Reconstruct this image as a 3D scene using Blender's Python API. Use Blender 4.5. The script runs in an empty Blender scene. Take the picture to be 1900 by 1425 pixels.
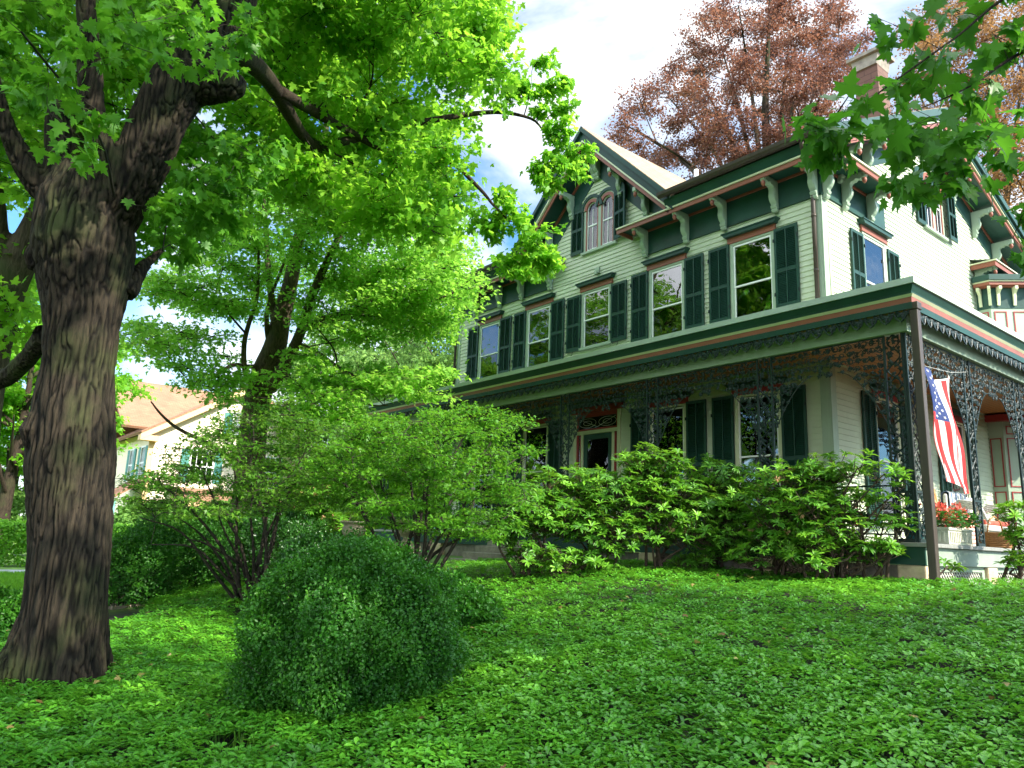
import bpy, math, random
import numpy as np
from mathutils import Vector, Matrix, noise
random.seed(7)
rng = np.random.default_rng(7)
PI = math.pi
S = bpy.context.scene
COL = S.collection

# ------------------------------------------------------------------ camera
YAW, PITCH, ROLL, F, EYE = 0.895766, 0.207328, 0.0394037, 1389.8, 1.6
_f = np.array([-math.sin(YAW)*math.cos(PITCH), math.cos(YAW)*math.cos(PITCH), math.sin(PITCH)])
_r = np.array([math.cos(YAW), math.sin(YAW), 0.0])
_u = np.cross(_r, _f)
CR = _r*math.cos(ROLL)+_u*math.sin(ROLL)
CU = -_r*math.sin(ROLL)+_u*math.cos(ROLL)
CF = _f
CAMP = np.array([0, 0, EYE])
cd = bpy.data.cameras.new('camera')
cam = bpy.data.objects.new('camera', cd)
COL.objects.link(cam)
cam.matrix_world = Matrix(((CR[0], CU[0], -CF[0], 0), (CR[1], CU[1], -CF[1], 0), (CR[2], CU[2], -CF[2], EYE), (0, 0, 0, 1)))
cd.sensor_fit = 'HORIZONTAL'
cd.sensor_width = 36.0
cd.lens = 36.0*F/1900.0
cd.clip_start = 0.05
cd.clip_end = 2000
S.camera = cam

def at(px, py, d):
    """measured photo point at distance d in front of the lens -> world point"""
    return Vector(CAMP + CF*d + CR*((px-950)*d/F) - CU*((py-712.5)*d/F))

# ------------------------------------------------------------------ helpers
ORG = {}
def tag(o, label=None, cat=None, group=None, kind=None):
    if label: o['label'] = label
    if cat: o['category'] = cat
    if group: o['group'] = group
    if kind: o['kind'] = kind
    return o

def thing(name, loc, label, cat, group=None, kind=None):
    o = bpy.data.objects.new(name, None)
    COL.objects.link(o)
    o.location = loc
    o.empty_display_size = 0.1
    ORG[o.name] = Vector(loc)
    return tag(o, label, cat, group, kind)

def link_mesh(name, me, parent=None, loc=(0, 0, 0), rotz=0.0):
    o = bpy.data.objects.new(name, me)
    COL.objects.link(o)
    if parent is not None:
        o.parent = parent
    o.location = loc
    o.rotation_euler = (0, 0, rotz)
    return o

def dup(o, parent=None, loc=None, rotz=None):
    c = o.copy()
    COL.objects.link(c)
    c.parent = parent
    if loc is not None: c.location = loc
    if rotz is not None: c.rotation_euler = (0, 0, rotz)
    for ch in [x for x in list(o.children)]:
        dup(ch, c)
    if o.name in ORG: ORG[c.name] = Vector(c.location)
    return c

class MB:
    def __init__(s):
        s.v, s.f, s.m, s.cur = [], [], [], 0
    def mat(s, i):
        s.cur = i; return s
    def add(s, vs, fs):
        b = len(s.v)
        s.v += [tuple(v) for v in vs]
        s.f += [tuple(b+i for i in f) for f in fs]
        s.m += [s.cur]*len(fs)
        return s
    def box(s, x0, x1, y0, y1, z0, z1):
        x0, x1 = min(x0, x1), max(x0, x1); y0, y1 = min(y0, y1), max(y0, y1); z0, z1 = min(z0, z1), max(z0, z1)
        return s.add([(x0,y0,z0),(x1,y0,z0),(x1,y1,z0),(x0,y1,z0),(x0,y0,z1),(x1,y0,z1),(x1,y1,z1),(x0,y1,z1)],
              [(0,3,2,1),(4,5,6,7),(0,1,5,4),(1,2,6,5),(2,3,7,6),(3,0,4,7)])
    def prism(s, poly, axis, a, b):
        """poly: 2D points; axis 'y': (x,z) extruded in y; 'x': (y,z) extruded in x; 'z': (x,y)"""
        def P(p, t):
            return {'y': (p[0], t, p[1]), 'x': (t, p[0], p[1]), 'z': (p[0], p[1], t)}[axis]
        n = len(poly)
        vs = [P(p, a) for p in poly]+[P(p, b) for p in poly]
        fs = [tuple(range(n)), tuple(range(2*n-1, n-1, -1))]+[(i, i+n, (i+1) % n+n, (i+1) % n) for i in range(n)]
        return s.add(vs, fs)
    def tube(s, pts, rad, n=6, cap=True):
        pts = [Vector(p) for p in pts]
        if not hasattr(rad, '__len__'): rad = [rad]*len(pts)
        vs, fs = [], []
        up = None
        for i, p in enumerate(pts):
            d = (pts[min(i+1, len(pts)-1)]-pts[max(i-1, 0)])
            if d.length < 1e-9: d = Vector((0, 0, 1))
            d.normalize()
            if up is None:
                up = d.orthogonal().normalized()
            else:
                up = (up-d*up.dot(d))
                if up.length < 1e-6: up = d.orthogonal()
                up.normalize()
            w = d.cross(up)
            for k in range(n):
                a = 2*PI*k/n
                vs.append(p+(up*math.cos(a)+w*math.sin(a))*rad[i])
        for i in range(len(pts)-1):
            for k in range(n):
                k2 = (k+1) % n
                fs.append((i*n+k, i*n+k2, (i+1)*n+k2, (i+1)*n+k))
        if cap:
            fs.append(tuple(range(n-1, -1, -1)))
            fs.append(tuple((len(pts)-1)*n+k for k in range(n)))
        return s.add(vs, fs)
    def lathe(s, prof, c=(0, 0, 0), n=16):
        c = Vector(c); vs, fs = [], []
        for r, z in prof:
            for k in range(n):
                a = 2*PI*k/n
                vs.append((c.x+r*math.cos(a), c.y+r*math.sin(a), c.z+z))
        for i in range(len(prof)-1):
            for k in range(n):
                k2 = (k+1) % n
                fs.append((i*n+k, i*n+k2, (i+1)*n+k2, (i+1)*n+k))
        fs.append(tuple(range(n-1, -1, -1)))
        fs.append(tuple((len(prof)-1)*n+k for k in range(n)))
        return s.add(vs, fs)
    def build(s, name, mats, parent=None, local=False, loc=(0, 0, 0), rotz=0.0, smooth=False, bevel=0.0):
        if not isinstance(mats, (list, tuple)): mats = [mats]
        off = Vector((0, 0, 0))
        if not local:
            off = ORG.get(parent.name, Vector((0, 0, 0))) if parent is not None else Vector((0, 0, 0))
        me = bpy.data.meshes.new(name)
        me.from_pydata([(v[0]-off.x, v[1]-off.y, v[2]-off.z) for v in s.v], [], s.f)
        for m in mats: me.materials.append(m)
        if len(mats) > 1:
            me.polygons.foreach_set('material_index', s.m)
        if smooth:
            me.polygons.foreach_set('use_smooth', [True]*len(me.polygons))
        me.update()
        o = link_mesh(name, me, parent, loc, rotz)
        if bevel:
            b = o.modifiers.new('bevel', 'BEVEL'); b.width = bevel; b.segments = 2; b.limit_method = 'ANGLE'
        return o

# ------------------------------------------------------------------ materials
def newmat(name):
    m = bpy.data.materials.new(name); m.use_nodes = True
    nt = m.node_tree; nt.nodes.clear()
    out = nt.nodes.new('ShaderNodeOutputMaterial')
    return m, nt, out
def N(nt, typ, **kw):
    n = nt.nodes.new(typ)
    for k, v in kw.items():
        if k.startswith('i_'):
            key = k[2:]
            n.inputs[int(key) if key.isdigit() else key.replace('_', ' ')].default_value = v
        else:
            setattr(n, k, v)
    return n
def ramp(nt, stops, fac):
    n = nt.nodes.new('ShaderNodeValToRGB')
    el = n.color_ramp.elements
    while len(el) > 1: el.remove(el[-1])
    el[0].position = stops[0][0]; el[0].color = (*stops[0][1], 1)
    for p, c in stops[1:]:
        e = el.new(p); e.color = (*c, 1)
    nt.links.new(fac, n.inputs[0])
    return n
def paint(name, col, rough=0.55, var=0.18, scale=3.0, bump=0.15, bscale=40, spec=0.4, stretch=(1, 1, 1), metal=0.0):
    """painted / stone / metal surface with blotchy wear and fine relief"""
    m, nt, out = newmat(name)
    L = nt.links.new
    tc = N(nt, 'ShaderNodeTexCoord'); mp = N(nt, 'ShaderNodeMapping'); mp.inputs['Scale'].default_value = stretch
    L(tc.outputs['Object'], mp.inputs[0])
    n1 = N(nt, 'ShaderNodeTexNoise', i_Scale=scale, i_Detail=6.0, i_Roughness=0.65)
    L(mp.outputs[0], n1.inputs['Vector'])
    c0 = tuple(max(0, c*(1-var)) for c in col); c1 = tuple(min(1, c*(1+var)) for c in col)
    r = ramp(nt, [(0.3, c0), (0.7, c1)], n1.outputs[0])
    p = N(nt, 'ShaderNodeBsdfPrincipled', i_Roughness=rough, i_Metallic=metal)
    p.inputs['Specular IOR Level'].default_value = spec
    L(r.outputs[0], p.inputs['Base Color'])
    if bump:
        n2 = N(nt, 'ShaderNodeTexNoise', i_Scale=bscale, i_Detail=4.0)
        L(mp.outputs[0], n2.inputs['Vector'])
        b = N(nt, 'ShaderNodeBump', i_Strength=bump, i_Distance=0.01)
        L(n2.outputs[0], b.inputs['Height']); L(b.outputs[0], p.inputs['Normal'])
    L(p.outputs[0], out.inputs[0])
    return m

def leafmat(name, c0, c1, c2, trans=(0.35, 0.55, 0.04), tfac=0.42, rough=0.42, spec=0.35, backmul=1.0):
    m, nt, out = newmat(name)
    L = nt.links.new
    at_ = N(nt, 'ShaderNodeAttribute', attribute_name='lv')
    r = ramp(nt, [(0.0, c0), (0.55, c1), (1.0, c2)], at_.outputs['Fac'])
    p = N(nt, 'ShaderNodeBsdfPrincipled', i_Roughness=rough)
    p.inputs['Specular IOR Level'].default_value = spec
    L(r.outputs[0], p.inputs['Base Color'])
    t = N(nt, 'ShaderNodeBsdfTranslucent')
    mixc = N(nt, 'ShaderNodeMix', data_type='RGBA', blend_type='MIX')
    mixc.inputs['Factor'].default_value = 0.65
    L(r.outputs[0], mixc.inputs['A']); mixc.inputs['B'].default_value = (*trans, 1)
    L(mixc.outputs['Result'], t.inputs[0])
    mx = N(nt, 'ShaderNodeMixShader', i_0=tfac)
    L(p.outputs[0], mx.inputs[1]); L(t.outputs[0], mx.inputs[2]); L(mx.outputs[0], out.inputs[0])
    return m

def barkmat(name, c0, c1, moss=(0.05, 0.07, 0.02), mossf=0.25, sc=1.0, dist=0.03):
    m, nt, out = newmat(name)
    L = nt.links.new
    tc = N(nt, 'ShaderNodeTexCoord'); mp = N(nt, 'ShaderNodeMapping'); mp.inputs['Scale'].default_value = (14*sc, 14*sc, 2.6*sc)
    L(tc.outputs['Object'], mp.inputs[0])
    n1 = N(nt, 'ShaderNodeTexNoise', i_Scale=2.6, i_Detail=8.0, i_Roughness=0.7, i_Distortion=0.6)
    L(mp.outputs[0], n1.inputs['Vector'])
    r = ramp(nt, [(0.34, c0), (0.5, tuple((a+b)/2 for a, b in zip(c0, c1))), (0.68, c1)], n1.outputs[0])
    n3 = N(nt, 'ShaderNodeTexNoise', i_Scale=1.3, i_Detail=5.0)
    L(tc.outputs['Object'], n3.inputs['Vector'])
    r3 = ramp(nt, [(0.5, (0, 0, 0)), (0.68, (mossf*2,)*3)], n3.outputs[0])
    mc = N(nt, 'ShaderNodeMix', data_type='RGBA')
    L(r3.outputs[0], mc.inputs['Factor']); L(r.outputs[0], mc.inputs['A']); mc.inputs['B'].default_value = (*moss, 1)
    p = N(nt, 'ShaderNodeBsdfPrincipled', i_Roughness=0.85)
    p.inputs['Specular IOR Level'].default_value = 0.2
    L(mc.outputs['Result'], p.inputs['Base Color'])
    b = N(nt, 'ShaderNodeBump', i_Strength=0.9, i_Distance=dist)
    L(n1.outputs[0], b.inputs['Height']); L(b.outputs[0], p.inputs['Normal'])
    L(p.outputs[0], out.inputs[0])
    return m

def glassmat(name, tint=(0.75, 0.8, 0.8), ior=1.75):
    m, nt, out = newmat(name)
    L = nt.links.new
    tc = N(nt, 'ShaderNodeTexCoord')
    nz = N(nt, 'ShaderNodeTexNoise', i_Scale=2.2, i_Detail=1.0)
    L(tc.outputs['Object'], nz.inputs['Vector'])
    b = N(nt, 'ShaderNodeBump', i_Strength=0.25, i_Distance=0.02); L(nz.outputs[0], b.inputs['Height'])
    g = N(nt, 'ShaderNodeBsdfGlossy', i_Roughness=0.015); g.inputs['Color'].default_value = (0.95, 0.97, 1, 1)
    L(b.outputs[0], g.inputs['Normal'])
    t = N(nt, 'ShaderNodeBsdfTransparent'); t.inputs[0].default_value = (*tint, 1)
    fr = N(nt, 'ShaderNodeFresnel', i_IOR=ior)
    L(b.outputs[0], fr.inputs['Normal'])
    mx = N(nt, 'ShaderNodeMixShader')
    L(fr.outputs[0], mx.inputs[0]); L(t.outputs[0], mx.inputs[1]); L(g.outputs[0], mx.inputs[2]); L(mx.outputs[0], out.inputs[0])
    return m

M_SIDING = paint('siding_paint', (0.48, 0.535, 0.385), 0.5, 0.13, 1.1, 0.1, 60)
M_TRIM = paint('sage_trim_paint', (0.30, 0.38, 0.28), 0.45, 0.07, 2)
M_CREAM = paint('cream_paint', (0.56, 0.58, 0.38), 0.45, 0.06, 3)
M_WHITE = paint('white_sash_paint', (0.78, 0.80, 0.76), 0.4, 0.04, 3)
M_GREEN = paint('dark_green_paint', (0.012, 0.048, 0.034), 0.45, 0.25, 2, 0.1, 50, .3)
M_TEAL = paint('teal_green_paint', (0.017, 0.058, 0.045), 0.45, 0.28, 1.6, 0.12, 30, .3)
M_RED = paint('brick_red_paint', (0.24, 0.075, 0.045), 0.45, 0.14, 3)
M_DRED = paint('dark_red_paint', (0.30, 0.03, 0.03), 0.45, 0.14, 3)
M_IRON = paint('cast_iron', (0.010, 0.022, 0.020), 0.45, 0.3, 6, 0.3, 60, 0.3)
M_POST = paint('brown_post_paint', (0.05, 0.035, 0.025), 0.45, 0.3, 4, 0.1, 40, stretch=(3, 3, .3))
M_ROOFM = paint('weathered_roof_coating', (0.40, 0.46, 0.40), 0.5, 0.12, 2)
M_CEIL = paint('varnished_ceiling_boards', (0.40, 0.17, 0.055), 0.35, 0.2, 5, 0.15, 20, stretch=(6, .4, 1))
M_FLOOR = paint('porch_floor_paint', (0.22, 0.22, 0.2), 0.5, 0.2, 4, stretch=(1, 8, 1))
M_SHELL = paint('dim_room_backing_paint', (0.085, 0.06, 0.05), 0.8, 0.2, 2)  # dark colour stands in for the dimness inside the rooms
M_CURT = paint('lace_curtain', (0.55, 0.56, 0.54), 0.8, 0.12, 8, 0.1, 80)
M_DRAPE = paint('red_drape', (0.40, 0.08, 0.05), 0.8, 0.3, 8, 0.1, 80)
M_GLASS = glassmat('window_glass')
M_GLASSR = glassmat('window_glass_upper', ior=2.3)
M_STONE = paint('field_stone', (0.24, 0.21, 0.17), 0.85, 0.35, 5, 0.6, 18)
M_URN = paint('urn_stone', (0.42, 0.36, 0.26), 0.85, 0.25, 6, 0.5, 30)
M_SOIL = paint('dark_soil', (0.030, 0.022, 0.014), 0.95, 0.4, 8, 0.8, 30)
M_BRICKP = paint('path_stone', (0.30, 0.24, 0.18), 0.85, 0.25, 4, 0.5, 25)
M_PIPE = paint('galvanised_pipe', (0.55, 0.55, 0.5), 0.5, 0.1, 5)

def shinglemat(name, c0, c1, sx=3.3, sz=7.0):
    m, nt, out = newmat(name); L = nt.links.new
    tc = N(nt, 'ShaderNodeTexCoord')
    br = N(nt, 'ShaderNodeTexBrick', i_Scale=1.0)
    br.inputs['Brick Width'].default_value = 0.3; br.inputs['Row Height'].default_value = 0.14; br.inputs['Mortar Size'].default_value = 0.006
    br.inputs['Color1'].default_value = (*c0, 1); br.inputs['Color2'].default_value = (*c1, 1); br.inputs['Mortar'].default_value = (c0[0]*.45, c0[1]*.45, c0[2]*.45, 1)
    uv = N(nt, 'ShaderNodeUVMap'); L(uv.outputs[0], br.inputs['Vector'])
    nz = N(nt, 'ShaderNodeTexNoise', i_Scale=1.4, i_Detail=6.0); L(tc.outputs['Object'], nz.inputs['Vector'])
    mc = N(nt, 'ShaderNodeMix', data_type='RGBA', blend_type='MULTIPLY'); mc.inputs['Factor'].default_value = 0.5
    L(br.outputs[0], mc.inputs['A']); L(nz.outputs[0], mc.inputs['B'])
    p = N(nt, 'ShaderNodeBsdfPrincipled', i_Roughness=0.85)
    L(mc.outputs['Result'], p.inputs['Base Color'])
    b = N(nt, 'ShaderNodeBump', i_Strength=0.6, i_Distance=0.01); L(br.outputs['Fac'], b.inputs['Height']); b.invert = True
    L(b.outputs[0], p.inputs['Normal']); L(p.outputs[0], out.inputs[0])
    return m
M_SHING = shinglemat('tan_shingles', (0.36, 0.25, 0.155), (0.43, 0.31, 0.20))
M_SHINGO = shinglemat('orange_shingles', (0.34, 0.165, 0.095), (0.40, 0.21, 0.12))
M_CHIM = shinglemat('chimney_brick', (0.15, 0.070, 0.050), (0.19, 0.10, 0.068))

def uvbox(o):
    """planar uv in metres: along the slope and the horizontal, face by face"""
    me = o.data
    uv = me.uv_layers.new(name='UVMap')
    for p in me.polygons:
        n = p.normal
        h = Vector((0, 0, 1)).cross(n)
        if h.length < 1e-3: h = Vector((1, 0, 0))
        h.normalize(); v = n.cross(h)
        for li in p.loop_indices:
            c = me.vertices[me.loops[li].vertex_index].co
            uv.data[li].uv = (c.dot(h), c.dot(v))
    return o

# ------------------------------------------------------------------ ground
def sm(a, b, x):
    t = np.clip((x-a)/(b-a), 0, 1); return t*t*(3-2*t)
_hy = np.array([-60, -6, -1, 1, 2.7, 5, 7.5, 9.7, 11, 14, 60, 400.]); _hz = np.array([.1, .15, .22, .27, .40, .72, 1.07, 1.24, 1.24, 1.26, 1.5, 6.])
def hgt(x, y):
    x = np.asarray(x, float); y = np.asarray(y, float)
    h = np.interp(y, _hy, _hz)
    k = sm(-24, -14.5, x)
    h = 0.3+(h-0.3)*k
    near = np.exp(-((x+3)**2+(y-4)**2)/400.0)
    return h+0.04*np.sin(x*0.7+1)*np.cos(y*0.8)*near
def gz(x, y): return float(hgt(x, y))

def ground_mesh():
    xs = np.unique(np.concatenate([np.linspace(-500, -50, 12), np.linspace(-50, 20, 141), np.linspace(20, 500, 12)]))
    ys = np.unique(np.concatenate([np.linspace(-500, -15, 12), np.linspace(-15, 40, 111), np.linspace(40, 500, 12)]))
    X, Y = np.meshgrid(xs, ys); Z = hgt(X, Y)
    nx, ny = len(xs), len(ys)
    V = np.stack([X.ravel(), Y.ravel(), Z.ravel()], 1)
    idx = np.arange(nx*ny).reshape(ny, nx)
    Q = np.stack([idx[:-1, :-1], idx[:-1, 1:], idx[1:, 1:], idx[1:, :-1]], -1).reshape(-1, 4)
    me = bpy.data.meshes.new('ground'); me.from_pydata(V.tolist(), [], Q.tolist())
    me.polygons.foreach_set('use_smooth', [True]*len(me.polygons))
    return me
m, nt, out = newmat('ground_soil_and_lawn'); L = nt.links.new
tc = N(nt, 'ShaderNodeTexCoord')
sx = N(nt, 'ShaderNodeSeparateXYZ'); L(tc.outputs['Object'], sx.inputs[0])
mr = N(nt, 'ShaderNodeMapRange', i_1=-12.6, i_2=-11.6, i_3=1.0, i_4=0.0); L(sx.outputs[0], mr.inputs[0])
nz = N(nt, 'ShaderNodeTexNoise', i_Scale=5.0, i_Detail=8.0); L(tc.outputs['Object'], nz.inputs['Vector'])
rg = ramp(nt, [(0.3, (0.07, 0.15, 0.02)), (0.7, (0.14, 0.26, 0.04))], nz.outputs[0])
rs = ramp(nt, [(0.3, (0.008, 0.007, 0.004)), (0.7, (0.022, 0.017, 0.010))], nz.outputs[0])
mc = N(nt, 'ShaderNodeMix', data_type='RGBA'); L(mr.outputs[0], mc.inputs['Factor']); L(rs.outputs[0], mc.inputs['A']); L(rg.outputs[0], mc.inputs['B'])
p = N(nt, 'ShaderNodeBsdfPrincipled', i_Roughness=0.95); L(mc.outputs['Result'], p.inputs['Base Color'])
b = N(nt, 'ShaderNodeBump', i_Strength=0.8, i_Distance=0.04); L(nz.outputs[0], b.inputs['Height']); L(b.outputs[0], p.inputs['Normal'])
L(p.outputs[0], out.inputs[0])
me = ground_mesh(); me.materials.append(m)
tag(link_mesh('ground', me), kind='structure')

# ------------------------------------------------------------------ leaf scattering
def T_maple(hi=True):
    if hi: half = [(0, 0), (.14, -.10), (.32, -.14), (.28, .02), (.54, .08), (.45, .20), (.60, .38), (.37, .35), (.21, .40), (.32, .58), (.15, .62), (.10, .80), (0, 1.0)]
    else: half = [(0, 0), (.32, -.10), (.27, .06), (.58, .34), (.22, .38), (.24, .62), (0, 1.0)]
    pts = half+[(-x, y) for x, y in half[-2:0:-1]]
    v = [(0, .28, 0)]+[(x, y, -.22*(x*x+(y-.28)**2)+.05*abs(x)) for x, y in pts]
    n = len(pts)
    return np.array(v), [(0, i+1, (i+1) % n+1) for i in range(n)]
def T_oval(w=.28, fold=.12, droop=.15):
    v = [(0, 0, 0), (w*.9, .3, fold), (w*.8, .7, fold-droop*.5), (0, 1, -droop), (-w*.8, .7, fold-droop*.5), (-w*.9, .3, fold)]
    return np.array(v), [(0, 1, 2, 3), (0, 3, 4, 5)]
def T_star():
    """a small palmate leaf of three pointed lobes"""
    v = [(0, 0, 0), (.5, .35, -.1), (.17, .42, .03), (0, 1, -.12), (-.17, .42, .03), (-.5, .35, -.1)]
    return np.array(v), [(0, 1, 2), (0, 2, 3), (0, 3, 4), (0, 4, 5)]
def T_diam(w=.33):
    return np.array([(0, 0, 0), (w, .45, .08), (0, 1, -.05), (-w, .45, .08)]), [(0, 1, 2), (0, 2, 3)]
def T_lance(w=.13):
    v, f = [], []
    for i, (y, ww, z) in enumerate([(0, .02, 0), (.25, w*.8, .03), (.55, w, 0), (.82, w*.75, -.09), (1, 0.005, -.2)]):
        v += [(-ww, y, z+.05*ww/w), (0, y, z-.02), (ww, y, z+.05*ww/w)]
        if i:
            b = (i-1)*3
            f += [(b, b+1, b+4, b+3), (b+1, b+2, b+5, b+4)]
    return np.array(v), f

def unit(a): return a/np.maximum(np.linalg.norm(a, axis=-1, keepdims=True), 1e-9)

def leaf_object(name, P, D, Nn, Sz, tmpl, mat, parent=None, lv=None, smooth=False):
    tv, tf = tmpl
    P = np.asarray(P, float); n, k = len(P), len(tv)
    D = unit(np.asarray(D, float)); Nn = np.asarray(Nn, float)
    Rr = unit(np.cross(D, Nn)); Nn = np.cross(Rr, D)
    Sz = np.broadcast_to(np.asarray(Sz, float), (n,))
    V = P[:, None, :]+Sz[:, None, None]*(tv[None, :, 0:1]*Rr[:, None, :]+tv[None, :, 1:2]*D[:, None, :]+tv[None, :, 2:3]*Nn[:, None, :])
    if parent is not None and parent.name in ORG: V = V-np.array(ORG[parent.name])
    V = V.reshape(-1, 3).astype(np.float32)
    m = len(tf[0]); Fi = np.array([f for f in tf], np.int32)
    I = (np.arange(n, dtype=np.int32)[:, None, None]*k+Fi[None]).reshape(-1)
    me = bpy.data.meshes.new(name)
    me.vertices.add(n*k); me.vertices.foreach_set('co', V.ravel())
    nf = n*len(tf)
    me.loops.add(nf*m); me.loops.foreach_set('vertex_index', I)
    me.polygons.add(nf)
    me.polygons.foreach_set('loop_start', np.arange(0, nf*m, m, dtype=np.int32))
    me.polygons.foreach_set('loop_total', np.full(nf, m, np.int32))
    if lv is None: lv = rng.random(n)
    a = me.attributes.new('lv', 'FLOAT', 'POINT')
    a.data.foreach_set('value', np.repeat(np.asarray(lv, np.float32), k))
    me.materials.append(mat)
    me.update(calc_edges=True)
    if smooth: me.polygons.foreach_set('use_smooth', np.ones(nf, bool))
    return link_mesh(name, me, parent)

def catmull(pts, sub=5):
    P = [Vector(p) for p in pts]; out = []
    P = [P[0]*2-P[1]]+P+[P[-1]*2-P[-2]]
    for i in range(1, len(P)-2):
        for s in range(sub):
            t = s/sub
            a, b, c, d = P[i-1], P[i], P[i+1], P[i+2]
            out.append(0.5*((2*b)+(c-a)*t+(2*a-5*b+4*c-d)*t*t+(3*b-a-3*c+d)*t*t*t))
    out.append(P[-2])
    return out

def limb(mb, skel, pts, radii, n=8, sub=4, wob=0.0):
    c = catmull(pts, sub)
    rr = []
    for i in range(len(c)):
        t = i/sub; j = min(int(t), len(radii)-2); u = t-j
        rr.append(radii[j]*(1-u)+radii[j+1]*u)
    if wob:
        c = [p+Vector(noise.noise_vector(p*1.7))*wob*min(1, i/3) for i, p in enumerate(c)]
    mb.tube(c, rr, n)
    for p, r in zip(c, rr): skel.append((np.array(p), r))
    return c

class Crown:
    """collects blobs of foliage carried by real twigs"""
    def __init__(s, skel, thin=1.0):
        s.skel = skel; s.thin = thin; s.mb = MB(); s.P = []; s.D = []; s.Nn = []; s.S = []; s.lv = []
    def blob(s, c, r, twigs=12, per=10, size=.11, flat=1.0, droop=0.5, jit=.10, branch=True, spread=0.35, svar=.3, maxlen=None):
        c = np.array(c, float); r = np.array(r if hasattr(r, '__len__') else (r, r, r*flat), float)
        if branch:
            if not hasattr(s, 'K'): s.K = np.array([k[0] for k in s.skel], float); s.R = np.array([k[1] for k in s.skel], float)
            K, rad = s.K, s.R
            dd = np.linalg.norm(K-c, axis=1)+np.maximum(0, K[:, 2]-c[2])*1.2
            j = int(np.argmin(dd)); a = K[j]
            ln = np.linalg.norm(c-a)
            mid = (a+c)/2+rng.normal(0, ln*.07, 3)+np.array([0, 0, ln*.10])
            br = min(max(rad[j]*.8, .005*s.thin), (.006+.011*min(ln, 2.5))*s.thin)
            pts = catmull([a, mid, c], 4)
            s.mb.tube(pts, list(np.linspace(br, br*.45, len(pts))), 5, cap=False)
            new = [(np.array(p), br*.5) for p in pts[4:]]
            base = [np.array(p) for p in pts[4:]]
            s.K = np.concatenate([s.K, np.array([tuple(p) for p in pts[2:]])]); s.R = np.concatenate([s.R, np.linspace(br*.8, br*.45, len(pts)-2)])
        else:
            new = []; base = [c]
        lvb = rng.random()
        for t in range(twigs):
            b0 = base[rng.integers(len(base))]
            u = rng.normal(size=3); u /= np.linalg.norm(u)
            e = c+u*r*(0.55+0.5*rng.random())
            m_ = (b0+e)/2+np.array([0, 0, .05*np.linalg.norm(e-b0)])
            if branch:
                s.mb.tube([b0, m_, e], [(.006*size/.11+.002)*s.thin, (.004*size/.11+.001)*s.thin, .0012], 3, cap=False)
            tt = 1-rng.random(per)**1.3*0.75
            pos = b0[None]*((1-tt)**2)[:, None]+2*m_[None]*((1-tt)*tt)[:, None]+e[None]*(tt**2)[:, None]
            pos = pos+rng.normal(0, jit, (per, 3))*np.array([1, 1, .55])
            dirv = unit(e-b0)[None]*.6+rng.normal(0, .7, (per, 3)); dirv[:, 2] -= droop
            nn = np.tile(np.array([0, 0, 1.0]), (per, 1))+rng.normal(0, spread, (per, 3))
            s.P.append(pos); s.D.append(dirv); s.Nn.append(nn)
            s.S.append(size*(1-svar+2*svar*rng.random(per)))
            s.lv.append(np.clip(.5*lvb+.5*rng.random(per)+rng.normal(0, .05, per), 0, 1))
        return new
    def grow(s, new): s.skel += new
    def finish(s, parent, leafname, tmpl, mat, bark, twigname='twigs'):
        P = np.concatenate(s.P)
        o = leaf_object(leafname, P, np.concatenate(s.D), np.concatenate(s.Nn), np.concatenate(s.S), tmpl, mat, parent, np.concatenate(s.lv))
        if s.mb.v: s.mb.build(twigname, bark, parent, smooth=True)
        return o, len(P)

def in_poly(x, y, poly):
    c = False; n = len(poly); j = n-1
    for i in range(n):
        xi, yi = poly[i]; xj, yj = poly[j]
        if (yi > y) != (yj > y) and x < (xj-xi)*(y-yi)/(yj-yi)+xi: c = not c
        j = i
    return c
def region_pts(poly, n, d0, d1, sep=0.0):
    """sample crown positions inside an outline measured on the photo, at real distances d0..d1"""
    xs = [p[0] for p in poly]; ys = [p[1] for p in poly]; out = []; tries = 0
    while len(out) < n and tries < n*60:
        tries += 1
        x = random.uniform(min(xs), max(xs)); y = random.uniform(min(ys), max(ys))
        if not in_poly(x, y, poly): continue
        if sep and any((x-a)**2+(y-b)**2 < sep*sep for a, b, _ in out[-60:]): continue
        out.append((x, y, random.uniform(d0, d1)))
    return out

# ================================================================== HOUSE
XL, XR, YW, XS = -16.98, -6.12, 11.6, -6.12
YB = 21.0
GX = -11.55           # centre of the front gable
FZ = 1.78             # porch floor
H = thing('verandah_house', (XR, YW, FZ), 'large pale green clapboard Victorian house with dark green shutters and a wraparound iron lace porch', 'house')

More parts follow.
